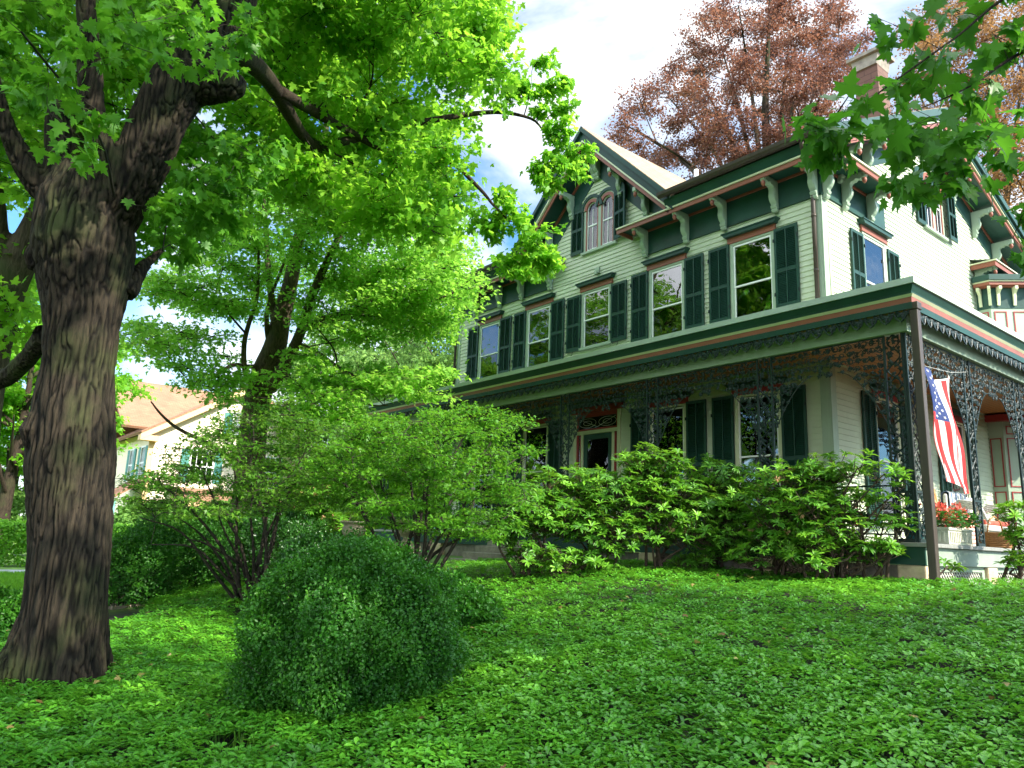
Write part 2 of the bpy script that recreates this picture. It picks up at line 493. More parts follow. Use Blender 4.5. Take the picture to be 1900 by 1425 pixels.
def clap(mb, axis, plane, out, a0, a1, z0, z1, openings=(), lim=None, ex=0.098):
    """lapped boards on the plane y=plane (axis 'x') or x=plane (axis 'y'); out = +-1 outward sign"""
    z = z0
    while z < z1-1e-6:
        zt = min(z+ex, z1); zc = (z+zt)/2
        l, r_ = a0, a1
        if lim:
            l, r_ = lim(zc)
            l, r_ = max(l, a0), min(r_, a1)
        segs = [(l, r_)] if r_ > l else []
        for (o0, o1, oz0, oz1) in openings:
            if oz0 < zc < oz1:
                ns = []
                for s0, s1 in segs:
                    if o1 <= s0 or o0 >= s1: ns.append((s0, s1)); continue
                    if o0 > s0: ns.append((s0, o0))
                    if o1 < s1: ns.append((o1, s1))
                segs = ns
        for s0, s1 in segs:
            pb, pt = plane+out*.020, plane+out*.003
            if axis == 'x':
                v = [(s0, pb, z), (s1, pb, z), (s1, pt, zt), (s0, pt, zt), (s0, plane, z), (s1, plane, z)]
            else:
                v = [(pb, s0, z), (pb, s1, z), (pt, s1, zt), (pt, s0, zt), (plane, s0, z), (plane, s1, z)]
            fl = (axis == 'x') == (out < 0)
            if fl: f = [(0, 1, 2, 3), (4, 5, 1, 0)]
            else: f = [(3, 2, 1, 0), (0, 1, 5, 4)]
            mb.add(v, f)
        z = zt
    return mb

def gt(x): return 11.13-abs(x-GX)          # top line of the front gable roof
SP, SZ = 15.9, 10.95                       # side gable peak
def st(y): return SZ-(.485*(SP-y) if y < SP else .385*(y-SP))

UPW = [(-15.5, 'c'), (-13.5, 'c'), (-11.52, 'b'), (-9.5, 'c'), (-7.49, 'c')]
DNW = [-15.5, -13.47, -9.49, -7.47]
UZ0, UZ1 = 5.62, 7.28
op = []
for x, k in UPW: op.append((x-.46, x+.46, 5.98 if k == 'b' else UZ0, UZ1))
for x in DNW: op.append((x-.46, x+.46, 2.15, 4.32))
op.append((-12.16, -10.74, FZ, 4.45))
op.append((GX-.42, GX+.62, 8.28, 9.5))
mb = MB()
clap(mb, 'x', YW, -1, XL, XR, FZ, 7.72, op)
clap(mb, 'x', YW, -1, XL, XR, 7.72, 10.3, op, lambda z: (max(XL, GX-(11.0-z)), min(XR, GX+(11.0-z))) if z > 8.2 else (GX-1.5, GX+1.5))
mb.build('front_wall', M_SIDING, H)
ops = [(12.98, 13.90, 5.62, 7.39), (13.05, 13.97, 2.15, 4.33), (16.05, 16.95, 2.15, 4.33), (15.72, 16.88, 8.40, 9.75)]
mb = MB()
clap(mb, 'y', XS, 1, YW, 30, FZ, 7.74, ops)
clap(mb, 'y', XS, 1, YW, 30, 7.74, 10.9, ops, lambda z: (SP-(SZ-.35-z)/.485, SP+(SZ-.35-z)/.385))
mb.build('side_wall', M_SIDING, H)
# far walls, back and left
mb = MB()
mb.box(XL-.02, XL, YW, YB, FZ, 8.3).box(XL, XR, YB, YB+.02, FZ, 8.3)
mb.build('rear_wall', M_SIDING, H)
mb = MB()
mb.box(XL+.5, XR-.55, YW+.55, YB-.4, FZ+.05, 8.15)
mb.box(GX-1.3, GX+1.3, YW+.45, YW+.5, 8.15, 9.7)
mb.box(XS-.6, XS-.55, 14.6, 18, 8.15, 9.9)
mb.build('dark_room_backing', M_SHELL, H)  # added shell close behind the glass, coloured dark to imitate unlit rooms
def pieces(name, mat, boxes, parent=None, bevel=0.0):
    for b_ in boxes: MB().box(*b_).build(name, mat, parent or H, bevel=bevel)
pieces('corner_board', M_TRIM, [(XL, XL+.14, YW-.030, YW-.002, FZ, 7.72), (XR-.16, XR, YW-.030, YW-.002, FZ, 7.72), (XS+.002, XS+.030, YW-.030, YW+.14, FZ, 7.74)], bevel=.004)
# frieze under the eaves
pieces('frieze', M_TEAL, [(XL, -13.07, YW-.028, YW-.004, 7.72, 8.24), (-10.04, XR, YW-.028, YW-.004, 7.72, 8.24), (XS+.004, XS+.030, YW-.028, 13.95, 7.74, 8.24)])
pieces('frieze_moulding', M_GREEN, [(XL, -13.07, YW-.045, YW-.002, 7.69, 7.718), (-10.04, XR+.04, YW-.045, YW-.002, 7.69, 7.718), (XS+.002, XS+.045, YW-.045, 13.95, 7.70, 7.736)])

# front eaves: fascia boards, crown and gutter
EY, EX = 11.10, -5.60
mb = MB()
def eave_x(x0, x1):
    mb.mat(1).box(x0, x1, EY, EY+.03, 8.165, 8.25)          # red
    mb.mat(2).box(x0, x1, EY-.03, EY+.035, 8.252, 8.282)    # cream bead
eave_x(GX+1.08, EX); eave_x(XL-.5, GX-1.08)
mb.mat(1)
for xx in (GX+1.08, GX-1.11): mb.box(xx, xx+.03, EY+.032, YW, 8.165, 8.25)
mb.mat(2)
for xx in (GX+1.05, GX-1.08): mb.box(xx, xx+.035, EY+.036, YW, 8.252, 8.282)
for x0, x1 in ((GX+2.45, EX), (XL-.5, GX-2.45)):
    mb.mat(0).prism([(EY-.035, 8.284), (EY+.05, 8.284), (EY+.05, 8.45), (EY-.10, 8.45)], 'x', x0, x1)
# side returns
mb.mat(1).box(EX-.03, EX, EY+.031, 13.35, 8.165, 8.25)
mb.mat(2).box(EX-.035, EX+.03, EY-.03, 13.38, 8.253, 8.283)
mb.mat(1).box(XS, EX-.031, 13.32, 13.35, 8.165, 8.25); mb.mat(2).box(XS, EX-.036, 13.31, 13.38, 8.253, 8.283)
mb.mat(1).box(EX-.03, EX, 18.15, 22, 8.05, 8.16).box(XS, EX-.031, 18.15, 18.18, 8.05, 8.16)
mb.mat(2).box(EX-.035, EX+.03, 18.12, 22, 8.162, 8.19).box(XS, EX-.036, 18.12, 18.18, 8.162, 8.19)
mb.build('fascia', [M_GREEN, M_RED, M_CREAM], H)
pieces('soffit', M_GREEN, [(GX+1.10, EX-.04, EY+.04, YW-.03, 8.245, 8.262), (XL-.5, GX-1.10, EY+.04, YW-.03, 8.245, 8.262), (XS+.032, EX-.04, YW-.03, 13.30, 8.245, 8.262), (XS+.002, EX-.04, 18.2, 22, 8.12, 8.14)])
pieces('soffit_moulding', M_RED, [(-10.04, XR, YW-.06, YW-.03, 8.20, 8.243), (XL, -13.07, YW-.06, YW-.03, 8.20, 8.243), (XS+.03, XS+.06, YW, 13.3, 8.20, 8.243)])
# pent roofs over the returns
mb = MB()
mb.add([(GX-1.08, EY, 8.284), (GX-2.6, EY, 8.284), (GX-2.6, YW, 8.40), (GX-1.08, YW, 8.40)], [(0, 1, 2, 3)])
mb.add([(GX+1.08, EY, 8.284), (GX+2.6, EY, 8.284), (GX+2.6, YW, 8.40), (GX+1.08, YW, 8.40)], [(3, 2, 1, 0)])
mb.add([(EX, EY, 8.285), (EX, 13.35, 8.285), (XS, 13.35, 8.42), (XS, EY, 8.42)], [(0, 1, 2, 3)])
mb.add([(EX, 18.15, 8.192), (EX, 22, 8.192), (XS, 22, 8.32), (XS, 18.15, 8.32)], [(0, 1, 2, 3)])
mb.build('return_roof', M_ROOFM, H)
mb = MB()
for x0, x1 in ((GX+2.40, EX+.02), (XL-.52, GX-2.40)):
    prof = [(EY-.11+.075*math.cos(a)-.075, 8.53+.075*math.sin(a)) for a in np.linspace(PI, 2*PI, 8)]
    prof = [(y, z-.0) for y, z in prof]+[(EY-.105, 8.555), (EY-.265, 8.555)]
    MB().prism(prof, 'x', x0, x1).build('gutter', M_POST, H)

# roofs
def slab(mb, quad, t=.07):
    q = [Vector(p) for p in quad]; n = (q[1]-q[0]).cross(q[3]-q[0]).normalized()
    if n.z < 0: q.reverse(); n = -n
    lo = [p-n*t for p in q]
    mb.add(q+lo, [(0, 1, 2, 3), (7, 6, 5, 4)]+[(i, i+4, (i+1) % 4+4, (i+1) % 4) for i in range(4)])
mb = MB()
x0, x1 = XL-.55, EX+.08
rz_ = lambda y: 8.60+(SZ+.02-8.60)*(y-EY+.05)/(SP-EY+.05)
for a_, b_ in ((x0, GX-2.42), (GX+2.42, x1)): slab(mb, [(a_, EY-.05, 8.60), (b_, EY-.05, 8.60), (b_, 13.2, rz_(13.2)), (a_, 13.2, rz_(13.2))])
slab(mb, [(x0, 13.202, rz_(13.2)), (x1, 13.202, rz_(13.2)), (x1, SP, SZ+.02), (x0, SP, SZ+.02)])
slab(mb, [(x0, SP, SZ+.02), (x1, SP, SZ+.02), (x1, 23, 8.2), (x0, 23, 8.2)])
uvbox(mb.build('main_roof', M_SHING, H))
mb = MB()
slab(mb, [(GX, 11.0, 11.17), (GX+2.66, 11.0, 8.51), (GX+2.66, 17.5, 8.51), (GX, 17.5, 11.17)])
slab(mb, [(GX, 11.0, 11.17), (GX-2.66, 11.0, 8.51), (GX-2.66, 17.5, 8.51), (GX, 17.5, 11.17)])
uvbox(mb.build('gable_roof', M_SHING, H))
# rake boards of the front gable
mb = MB()
def rake(a, b, sgn, y0, y1, xe=2.62):
    return [(GX, 11.13-a), (GX+sgn*xe, 11.13-xe-a), (GX+sgn*xe, 11.13-xe-b), (GX, 11.13-b)]
for sg in (1, -1):
    mb.mat(0).prism(rake(.0, .30, sg, 0, 0), 'y', EY-.04, EY+.03)
    mb.mat(0).prism(rake(-.02, .10, sg, 0, 0), 'y', EY-.11, EY-.041)
    mb.mat(2).prism(rake(.302, .345, sg, 0, 0, 2.55), 'y', EY-.055, EY+.03)
    mb.mat(1).prism(rake(.347, .46, sg, 0, 0, 2.5), 'y', EY, EY+.03)
    mb.mat(0).prism(rake(.352, .385, sg, 0, 0, 2.5), 'y', EY+.031, YW-.03)      # sloping soffit
    mb.mat(1).prism(rake(.387, .47, sg, 0, 0, 2.3), 'y', YW-.065, YW-.032)
mb.build('gable_rake_board', [M_GREEN, M_RED, M_CREAM], H)
mb = MB()
for sg in (1, -1):
    xe = 1.95
    mb.prism([(GX, 11.13-.40), (GX+sg*2.42, 11.13-2.42-.40), (GX+sg*1.40, 11.13-1.0-1.40), (GX, 10.10)], 'y', YW-.030, YW-.006)
mb.build('gable_frieze', M_TEAL, H)
# side gable rakes
mb = MB()
def srake(a, b, side, ye):
    y1 = SP-ye if side < 0 else SP+ye
    return [(SP, SZ-a), (y1, st(y1)-a), (y1, st(y1)-b), (SP, SZ-b)]
for side, ye in ((-1, 4.9), (1, 7.0)):
    mb.mat(0).prism(srake(.0, .16, side, ye), 'x', EX-.02, EX+.10)
    mb.mat(0).prism(srake(.162, .26, side, ye), 'x', EX-.02, EX+.05)
    mb.mat(2).prism(srake(.262, .295, side, ye), 'x', EX-.03, EX+.035)
    mb.mat(1).prism(srake(.297, .40, side, ye), 'x', EX-.03, EX)
    mb.mat(0).prism(srake(.30, .335, side, ye), 'x', XS+.032, EX-.031)
    mb.mat(1).prism(srake(.337, .40, side, ye), 'x', XS+.032, XS+.062)
mb.build('side_rake_board', [M_TEAL, M_RED, M_CREAM], H)
mb = MB()
mb.prism([(SP, SZ-.35), (SP-4.6, st(SP-4.6)-.35), (SP-4.0, st(SP-4.0)-.85), (SP, SZ-.85)], 'x', XS+.006, XS+.031)
mb.prism([(SP, SZ-.35), (SP+7, st(SP+7)-.35), (SP+7, st(SP+7)-.85), (SP, SZ-.85)], 'x', XS+.006, XS+.031)
mb.build('side_gable_frieze', M_TEAL, H)

# scrolled brackets: profile (out, z) with a turned drop
BP = [(0, 0), (.45, 0), (.45, -.09), (.415, -.125), (.36, -.10), (.32, -.085), (.28, -.12), (.235, -.115), (.19, -.14), (.165, -.19), (.17, -.25),
      (.185, -.31), (.17, -.37), (.135, -.42), (.10, -.45), (.085, -.48), (.115, -.50), (.10, -.54), (.07, -.555), (.085, -.585), (.06, -.62), (0, -.62)]
def bracket_mb(k=1.0, kz=1.0):
    mb = MB(); mb.prism([(-a*k, z*kz) for a, z in BP], 'x', -.045, .045)
    mb.prism([(-a*k*.8-.02, z*kz*.93-.03) for a, z in BP], 'x', -.058, .058); return mb
PEND = [(.001, -.20), (.012, -.195), (.034, -.165), (.042, -.13), (.032, -.095), (.018, -.085), (.03, -.075), (.03, -.06)]
br0 = bracket_mb().build('bracket', M_TRIM, H, local=True, loc=(0, 0, 0), bevel=.006)
pd0 = MB().lathe(PEND, (0, -.41, -.03), 10).build('pendant', M_RED, br0, local=True, smooth=True)
used = [False]
def bracket(x, y, z, rz=0.0):
    loc = Vector((x, y, z))-Vector(H.location)
    if not used[0]:
        used[0] = True; br0.location = loc; br0.rotation_euler = (0, 0, rz); return br0
    return dup(br0, H, loc, rz)
YB0 = YW-.030
for dx in (1.52, 2.60, 3.50, 4.60):
    bracket(GX+dx, YB0, 8.243); bracket(GX-dx, YB0, 8.243)
bracket(XR-.07, YB0, 8.243); bracket(XL+.06, YB0, 8.243)
for y in (YW+.06, 12.32, 13.25): bracket(XS+.032, y, 8.243, PI/2)
bracket(XS+.032, 18.35, 8.12, PI/2); bracket(XS+.032, 19.6, 8.12, PI/2)
for dx in (.06, .80, 1.55, -.06, -.80, -1.55):
    bracket(GX+dx, YB0, gt(GX+dx)-.47)
for y in (12.2, 13.2, 14.6, 15.9, 17.3, 18.45, 19.6): bracket(XS+.032, y, st(y)-.42, PI/2)

# ------------------------------------------------ windows
def curtain_mb(w, h, y, waves=9, part=1.0):
    mb = MB(); n = 48; vs = []
    for i in range(n+1):
        x = -w/2+w*i/n*part
        yy = y+.012*math.sin(i/n*waves*2*PI)+.006*math.sin(i*1.7)
        vs += [(x, yy, .02), (x, yy*1.0, h-.02)]
    mb.add(vs, [(2*i, 2*i+2, 2*i+3, 2*i+1) for i in range(n)]); return mb
def make_window(w, h, head=True, curtain='lace', trim=M_TRIM, redmat=M_RED, storm=True, mid=.5, sill=True, muntin=True):
    """window part with its sub-parts; local origin at the centre of the sill, outside is -y"""
    o = MB()
    t = .065
    o.box(-w/2-t, -w/2, -.035, .05, 0, h+.02).box(w/2, w/2+t, -.035, .05, 0, h+.02).box(-w/2-t, w/2+t, -.036, .05, h+.02, h+.06)
    win = o.build('window', trim, H, local=True, bevel=.004)
    s = MB(); q = .028; zm = h*mid
    for z0, z1, y in ((0, zm+.015, .0), (zm-.012, h, -.012)):
        s.box(-w/2+.002, -w/2+q, y-.008, y+.028, z0, z1).box(w/2-q, w/2-.002, y-.008, y+.028, z0, z1)
        s.box(-w/2+q, w/2-q, y-.009, y+.027, z0, z0+q).box(-w/2+q, w/2-q, y-.009, y+.027, z1-q, z1)
    s.build('sash', M_WHITE, win, local=True)
    g = MB(); g.box(-w/2+q, w/2-q, .004, .008, q, zm-.012)
    g.build('pane', M_GLASS, win, local=True)
    g = MB(); g.box(-w/2+q, w/2-q, -.004, -.001, zm+.018, h-q)
    g.build('pane', M_GLASSR, win, local=True)
    if muntin:
        r = MB(); r.box(-.022, .022, .03, .055, 0, h).box(-w/2, -.018, .05, .07, h*.25, h*.25+.02).box(.018, w/2, .05, .07, h*.25, h*.25+.02)
        r.box(-w/2, -.018, .05, .07, h*.75, h*.75+.02).box(.018, w/2, .05, .07, h*.75, h*.75+.02).box(-w/2, w/2, .045, .078, zm-.03, zm+.03)
        r.build('inner_sash', M_RED, win, local=True)
    if curtain == 'lace':
        curtain_mb(w, h*.98, .14, 9).build('curtain', M_CURT, win, local=True, smooth=True)
    elif curtain == 'half':
        curtain_mb(w, h*.98, .15, 5, .45).build('curtain', M_CURT, win, local=True, smooth=True)
    elif curtain == 'red':
        curtain_mb(w, h*.98, .16, 7, .9).build('curtain', M_DRAPE, win, local=True, smooth=True)
    if head:
        hd = MB(); hw = w/2+.11
        hd.mat(1).box(-hw, hw, -.055, -.001, h+.062, h+.175)
        hd.mat(0).prism([(-hw-.02, h+.177), (hw+.02, h+.177), (hw+.075, h+.245), (-hw-.075, h+.245)], 'y', -.13, -.001)
        hd.mat(0).box(-hw-.085, hw+.085, -.145, -.002, h+.247, h+.268)
        hd.build('window_head', [M_GREEN, redmat], win, local=True)
    if sill:
        MB().box(-w/2-.10, w/2+.10, -.075, -.001, -.055, -.002).build('sill', trim, win, local=True)
    # room side reveal
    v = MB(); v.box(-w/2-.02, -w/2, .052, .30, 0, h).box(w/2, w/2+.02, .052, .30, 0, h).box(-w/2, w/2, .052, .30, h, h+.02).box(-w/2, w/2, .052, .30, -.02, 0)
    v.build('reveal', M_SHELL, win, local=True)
    return win
def put(o, x, y, z, rz=0.0):
    o.location = Vector((x, y, z))-Vector(H.location); o.rotation_euler = (0, 0, rz); return o
def putc(o, x, y, z, rz=0.0):
    return put(dup(o, H), x, y, z, rz)

def shutter_mb(w, h, arch=0):
    mb = MB(); st_ = .045
    ht = h-(w*.5 if arch else 0)
    mb.box(-w/2, -w/2+st_, -.03, 0, 0, ht).box(w/2-st_, w/2, -.03, 0, 0, ht)
    rails = [(0, .09), (h*.44, h*.44+.07), (ht-.06, ht)]
    for z0, z1 in rails: mb.box(-w/2+st_, w/2-st_, -.029, -.001, z0, z1)
    mb.box(-.010, .010, -.032, 0.001, .09, ht-.06)
    mb.box(-w/2+st_, w/2-st_, -.004, -.0015, .02, ht-.01)
    for a, b in ((.09, h*.44), (h*.44+.07, ht-.06)):
        n = int((b-a)/.032)
        for i in range(n):
            z = a+(b-a)*(i+.5)/n
            for x0, x1 in ((-w/2+st_, -.011), (.011, w/2-st_)):
                mb.add([(x0, -.028, z-.012), (x1, -.028, z-.012), (x1, -.006, z+.012), (x0, -.006, z+.012),
                        (x0, -.024, z-.014), (x1, -.024, z-.014)], [(0, 1, 2, 3), (4, 5, 1, 0)])
    if arch:
        pts = [(-w/2, ht), (w/2, ht)]+[(w/2*math.cos(a), ht+w/2*math.sin(a)) for a in np.linspace(0, PI, 12)[1:-1]]
        mb.prism(pts, 'y', -.03, 0)
        pts = [(-w/2+st_, ht+.01), (w/2-st_, ht+.01)]+[((w/2-st_)*math.cos(a), ht+.01+(w/2-st_)*math.sin(a)) for a in np.linspace(0, PI, 12)[1:-1]]
        mb.prism(pts, 'y', -.036, -.031)
    return mb
def hinge(o, w, h):
    mb = MB()
    for z in (h*.18, h*.85):
        for sx_ in (-1, 1): mb.box(sx_*w/2-.012, sx_*w/2+.012, -.05, -.031, z-.03, z+.03)
    mb.tube([(0, -.02, -.01), (0, -.05, -.06), (.02, -.06, -.09), (-.02, -.06, -.10)], .006, 5)
    return mb.build('hinge', M_IRON, o, local=True)

# upper storey
w0 = make_window(.80, UZ1-UZ0-.02, curtain='half')
put(w0, UPW[0][0], YW, UZ0)
for i in (1, 3, 4): putc(w0, UPW[i][0], YW, UZ0)
wb = put(make_window(.80, UZ1-5.98-.02, curtain='lace'), UPW[2][0], YW, 5.98)
sh0 = shutter_mb(.46, 1.52).build('shutter', M_GREEN, H, local=True); hinge(sh0, .46, 1.52)
first = True
for x, k in UPW:
    for sg in (-1, 1):
        xx = x+sg*(.40+.065+.245)
        if k == 'b': continue
        if first: put(sh0, xx, YW-.035, 5.80); first = False
        else: putc(sh0, xx, YW-.035, 5.80)
shb = shutter_mb(.46, 1.34).build('shutter', M_GREEN, H, local=True); hinge(shb, .46, 1.34)
put(shb, UPW[2][0]-.71, YW-.035, 5.94); putc(shb, UPW[2][0]+.71, YW-.035, 5.94)
# lower storey
w1 = make_window(.80, 4.30-2.17, curtain='half', trim=M_CREAM, redmat=M_DRED, mid=.5)
put(w1, DNW[0], YW, 2.17)
for x in DNW[1:]: putc(w1, x, YW, 2.17)
sh1 = shutter_mb(.46, 2.25).build('shutter', M_GREEN, H, local=True); hinge(sh1, .46, 2.25)
first = True
for x in DNW:
    for sg in (-1, 1):
        xx = x+sg*(.40+.065+.245)
        if abs(xx+12.76) < .3: pass
        if first: put(sh1, xx, YW-.035, 2.13); first = False
        else: putc(sh1, xx, YW-.035, 2.13)
# side wall windows
w2 = put(make_window(.80, 7.38-5.62, curtain='red'), XS, 13.44, 5.62, PI/2)
dup(sh0, H, Vector((XS+.035, 13.44-.71, 5.84))-H.location, PI/2)
dup(sh0, H, Vector((XS+.035, 13.44+.71, 5.84))-H.location, PI/2)
w3 = put(make_window(.80, 4.30-2.17, curtain='red', trim=M_CREAM, redmat=M_DRED), XS, 13.51, 2.17, PI/2)
dup(w3, H, Vector((XS, 16.5, 2.17))-H.location, PI/2)
for y in (13.51-.71, 13.51+.71, 16.5-.71, 16.5+.71):
    dup(sh1, H, Vector((XS+.035, y, 2.13))-H.location, PI/2)

# arched twin windows of the gables
def arch_pts(cx, w, zs, n=12): return [(cx+w/2*math.cos(a), zs+w/2*math.sin(a)) for a in np.linspace(0, PI, n)]
def arch_ring(mb, cx, zs, ri, ro, y0, y1, zb=None):
    A = np.linspace(0, PI, 13)
    for i in range(12):
        a, b = A[i], A[i+1]
        mb.prism([(cx+ri*math.cos(a), zs+ri*math.sin(a)), (cx+ro*math.cos(a), zs+ro*math.sin(a)), (cx+ro*math.cos(b), zs+ro*math.sin(b)), (cx+ri*math.cos(b), zs+ri*math.sin(b))], 'y', y0, y1)
def twin_window(h=1.22, w=.40):
    o = MB(); zs = h-w/2
    for cx in (-.245, .245):
        o.mat(0); arch_ring(o, cx, zs, w/2-.034, w/2+.045, -.055, .03)
        o.mat(2); arch_ring(o, cx, zs, w/2+.046, w/2+.075, -.048, .02)
        o.mat(1); arch_ring(o, cx, zs, w/2+.076, w/2+.15, -.075, .02)
    o.mat(2).box(-.045, .045, -.03, .05, 0, zs+.06)
    for s_ in (-1, 1): o.box(s_*.445, s_*.51, -.03, .05, 0, zs+.02) if s_ > 0 else o.box(-.51, -.445, -.03, .05, 0, zs+.02)
    for cx in (-.245, .245):
        o.mat(0).box(cx-w/2, cx-w/2+.034, -.032, .04, 0, zs).box(cx+w/2-.034, cx+w/2, -.032, .04, 0, zs)
    win = o.build('arched_window', [M_RED, M_GREEN, M_TRIM], H, local=True)
    s = MB()
    for cx in (-.245, .245):
        s.box(cx-w/2+.036, cx-w/2+.055, -.012, .02, .02, zs).box(cx+w/2-.055, cx+w/2-.036, -.012, .02, .02, zs).box(cx-w/2+.056, cx+w/2-.056, -.012, .02, .02, .055).box(cx-w/2+.056, cx+w/2-.056, -.012, .02, h*.5, h*.5+.03)
        s.box(cx-.008, cx+.008, -.005, .015, .06, zs)
        arch_ring(s, cx, zs, w/2-.055, w/2-.036, -.012, .02)
    s.build('sash', M_WHITE, win, local=True)
    g = MB()
    for cx in (-.245, .245):
        g.prism([(cx-w/2+.03, .03), (cx+w/2-.03, .03)]+[(cx+(w/2-.03)*math.cos(a), zs+(w/2-.03)*math.sin(a)) for a in np.linspace(0, PI, 10)], 'y', .006, .010)
    g.build('pane', M_GLASS, win, local=True)
    c = MB()
    for cx in (-.245, .245):
        n = 16; vs = []
        for i in range(n+1):
            x = cx-w/2+w*i/n; vs += [(x, .10+.012*math.sin(i*1.9), 0), (x, .10, zs+w*.45)]
        c.add(vs, [(2*i, 2*i+2, 2*i+3, 2*i+1) for i in range(n)])
    c.build('curtain', M_CURTD, win, local=True)
    MB().box(-.56, .56, -.085, -.001, -.055, -.002).build('sill', M_TRIM, win, local=True)
    return win
M_CURTD = paint('grey_net_curtain', (0.16, 0.16, 0.16), .8, .2, 8)
tw = put(twin_window(1.24), GX+.10, YW, 8.28)
sha = shutter_mb(.40, 1.30, arch=1).build('shutter', M_GREEN, H, local=True)
put(sha, GX+.10-.72, YW-.035, 8.30); putc(sha, GX+.10+.70, YW-.10, 8.30).rotation_euler = (0, 0, -.18)
putc(tw, XS, 16.30, 8.42, PI/2)
putc(sha, XS+.035, 15.62, 8.40, PI/2); putc(sha, XS+.10, 17.05, 8.42, PI/2)

# vents and small fittings on the siding
mb = MB(); mb.box(-11.56, -11.42, YW-.07, YW-.02, 7.66, 7.80).box(-11.53, -11.45, YW-.11, YW-.071, 7.62, 7.70)
mb.build('wall_vent', M_TRIM, H, bevel=.01)

# ------------------------------------------------ front door
mb = MB()
mb.mat(0).box(-12.16, -12.07, YW-.04, YW+.03, FZ, 4.45).box(-10.83, -10.74, YW-.04, YW+.03, FZ, 4.45).box(-12.07, -10.83, YW-.03, YW+.04, 3.98, 4.06)
mb.mat(0).box(-11.92, -11.85, YW-.03, YW+.04, FZ, 3.98).box(-10.99, -10.92, YW-.03, YW+.04, FZ, 3.98)
mb.mat(1).box(-12.07, -12.03, YW-.02, YW+.03, FZ, 3.978).box(-11.96, -11.922, YW-.02, YW+.03, FZ, 3.978).box(-10.918, -10.89, YW-.02, YW+.03, FZ, 3.978).box(-10.86, -10.832, YW-.02, YW+.03, FZ, 3.978)
mb.mat(1).box(-12.07, -10.83, YW-.02, YW+.03, 4.062, 4.10).box(-12.07, -10.83, YW-.02, YW+.03, 4.36, 4.45).box(-12.07, -12.03, YW-.02, YW+.03, 4.101, 4.359).box(-10.87, -10.83, YW-.02, YW+.03, 4.101, 4.359)
fr = mb.build('door_frame', [M_CREAM, M_DRED], H)
mb = MB()
mb.mat(1).box(-12.22, -10.68, YW-.07, YW-.001, 4.452, 4.58); mb.mat(0).prism([(-12.24, 4.582), (-10.66, 4.582), (-10.60, 4.66), (-12.30, 4.66)], 'y', YW-.16, YW-.002)
mb.build('door_head', [M_GREEN, M_DRED], H)
mb = MB(); mb.box(-12.03, -11.96, YW+.004, YW+.008, FZ+.2, 3.95).box(-10.89, -10.86, YW+.004, YW+.008, FZ+.2, 3.95).box(-12.03, -10.87, YW+.004, YW+.008, 4.10, 4.36)
mb.build('sidelight_pane', M_GLASS, H)
mb = MB()
for cx in (-11.75, -11.15):
    for s_ in (.10, .20): mb.tube([(cx+s_*1.3*math.cos(a), YW-.002, 4.23+s_*.5*math.sin(a)) for a in np.linspace(0, 2*PI, 20)], .004, 4)
mb.tube([(-12.0, YW-.002, 4.33), (-11.45, YW-.002, 4.13), (-10.9, YW-.002, 4.33)], .004, 4)
mb.build('transom_tracery', M_WHITE, H)
mb = MB()
mb.box(-11.845, -11.74, YW-.02, YW+.02, FZ, 3.97).box(-11.10, -10.995, YW-.02, YW+.02, FZ, 3.97).box(-11.74, -11.10, YW-.019, YW+.019, 3.86, 3.97).box(-11.74, -11.10, YW-.019, YW+.019, FZ, 2.05)
dr = mb.build('door', M_TEAL, H, bevel=.004)
MB().box(-11.74, -11.10, YW, YW+.006, 2.05, 3.86).build('door_glass', M_GLASS, dr, local=True, loc=tuple(-Vector(H.location)))
MB().lathe([(.001, -.03), (.02, -.025), (.028, 0), (.02, .025), (.001, .03)], (-11.15, YW-.05, 2.75), 10).build('handle', M_IRON, dr, local=True, loc=tuple(-Vector(H.location)), smooth=True)

# ------------------------------------------------ downspouts, vents, chimney
def spout(x, y, dxs=0):
    mb = MB(); mb.tube([(x+dxs, EY-.15, 8.50), (x+dxs*.9, EY-.12, 8.38), (x, y, 8.05), (x, y, 7.7), (x, y, 5.05)], .038, 10)
    for z in (7.3, 6.3, 5.5): mb.tube([(x, y, z), (x, y, z+.05)], .046, 10)
    mb.build('downspout', M_POST, H, smooth=True)
spout(XR-.10, YW-.08, .15); spout(XL-.02, YW-.08, -.1)
MB().tube([(-5.98, YW-.06, 6.9), (-5.98, YW-.06, 5.05)], .018, 8).build('conduit', M_CREAM, H, smooth=True)
mb = MB(); mb.tube([(-11.0, 14.6, 10.0), (-11.0, 14.6, 11.15)], .06, 12); mb.build('vent_pipe', M_PIPE, H, smooth=True)
mb = MB()
cx, cy = -6.98, 15.8
mb.box(cx-.26, cx+.26, cy-.26, cy+.26, 9.8, 12.45)
ch = uvbox(mb.build('chimney', M_CHIM, H))
mb = MB(); mb.prism([(cx-.26, 12.455), (cx+.26, 12.455), (cx+.31, 12.72), (cx-.31, 12.72)], 'y', cy-.30, cy+.30); mb.box(cx-.38, cx+.38, cy-.38, cy+.38, 12.722, 12.80)
off = tuple(-Vector(H.location))
mb.build('chimney_cap', M_STONE, ch, local=True, loc=off)

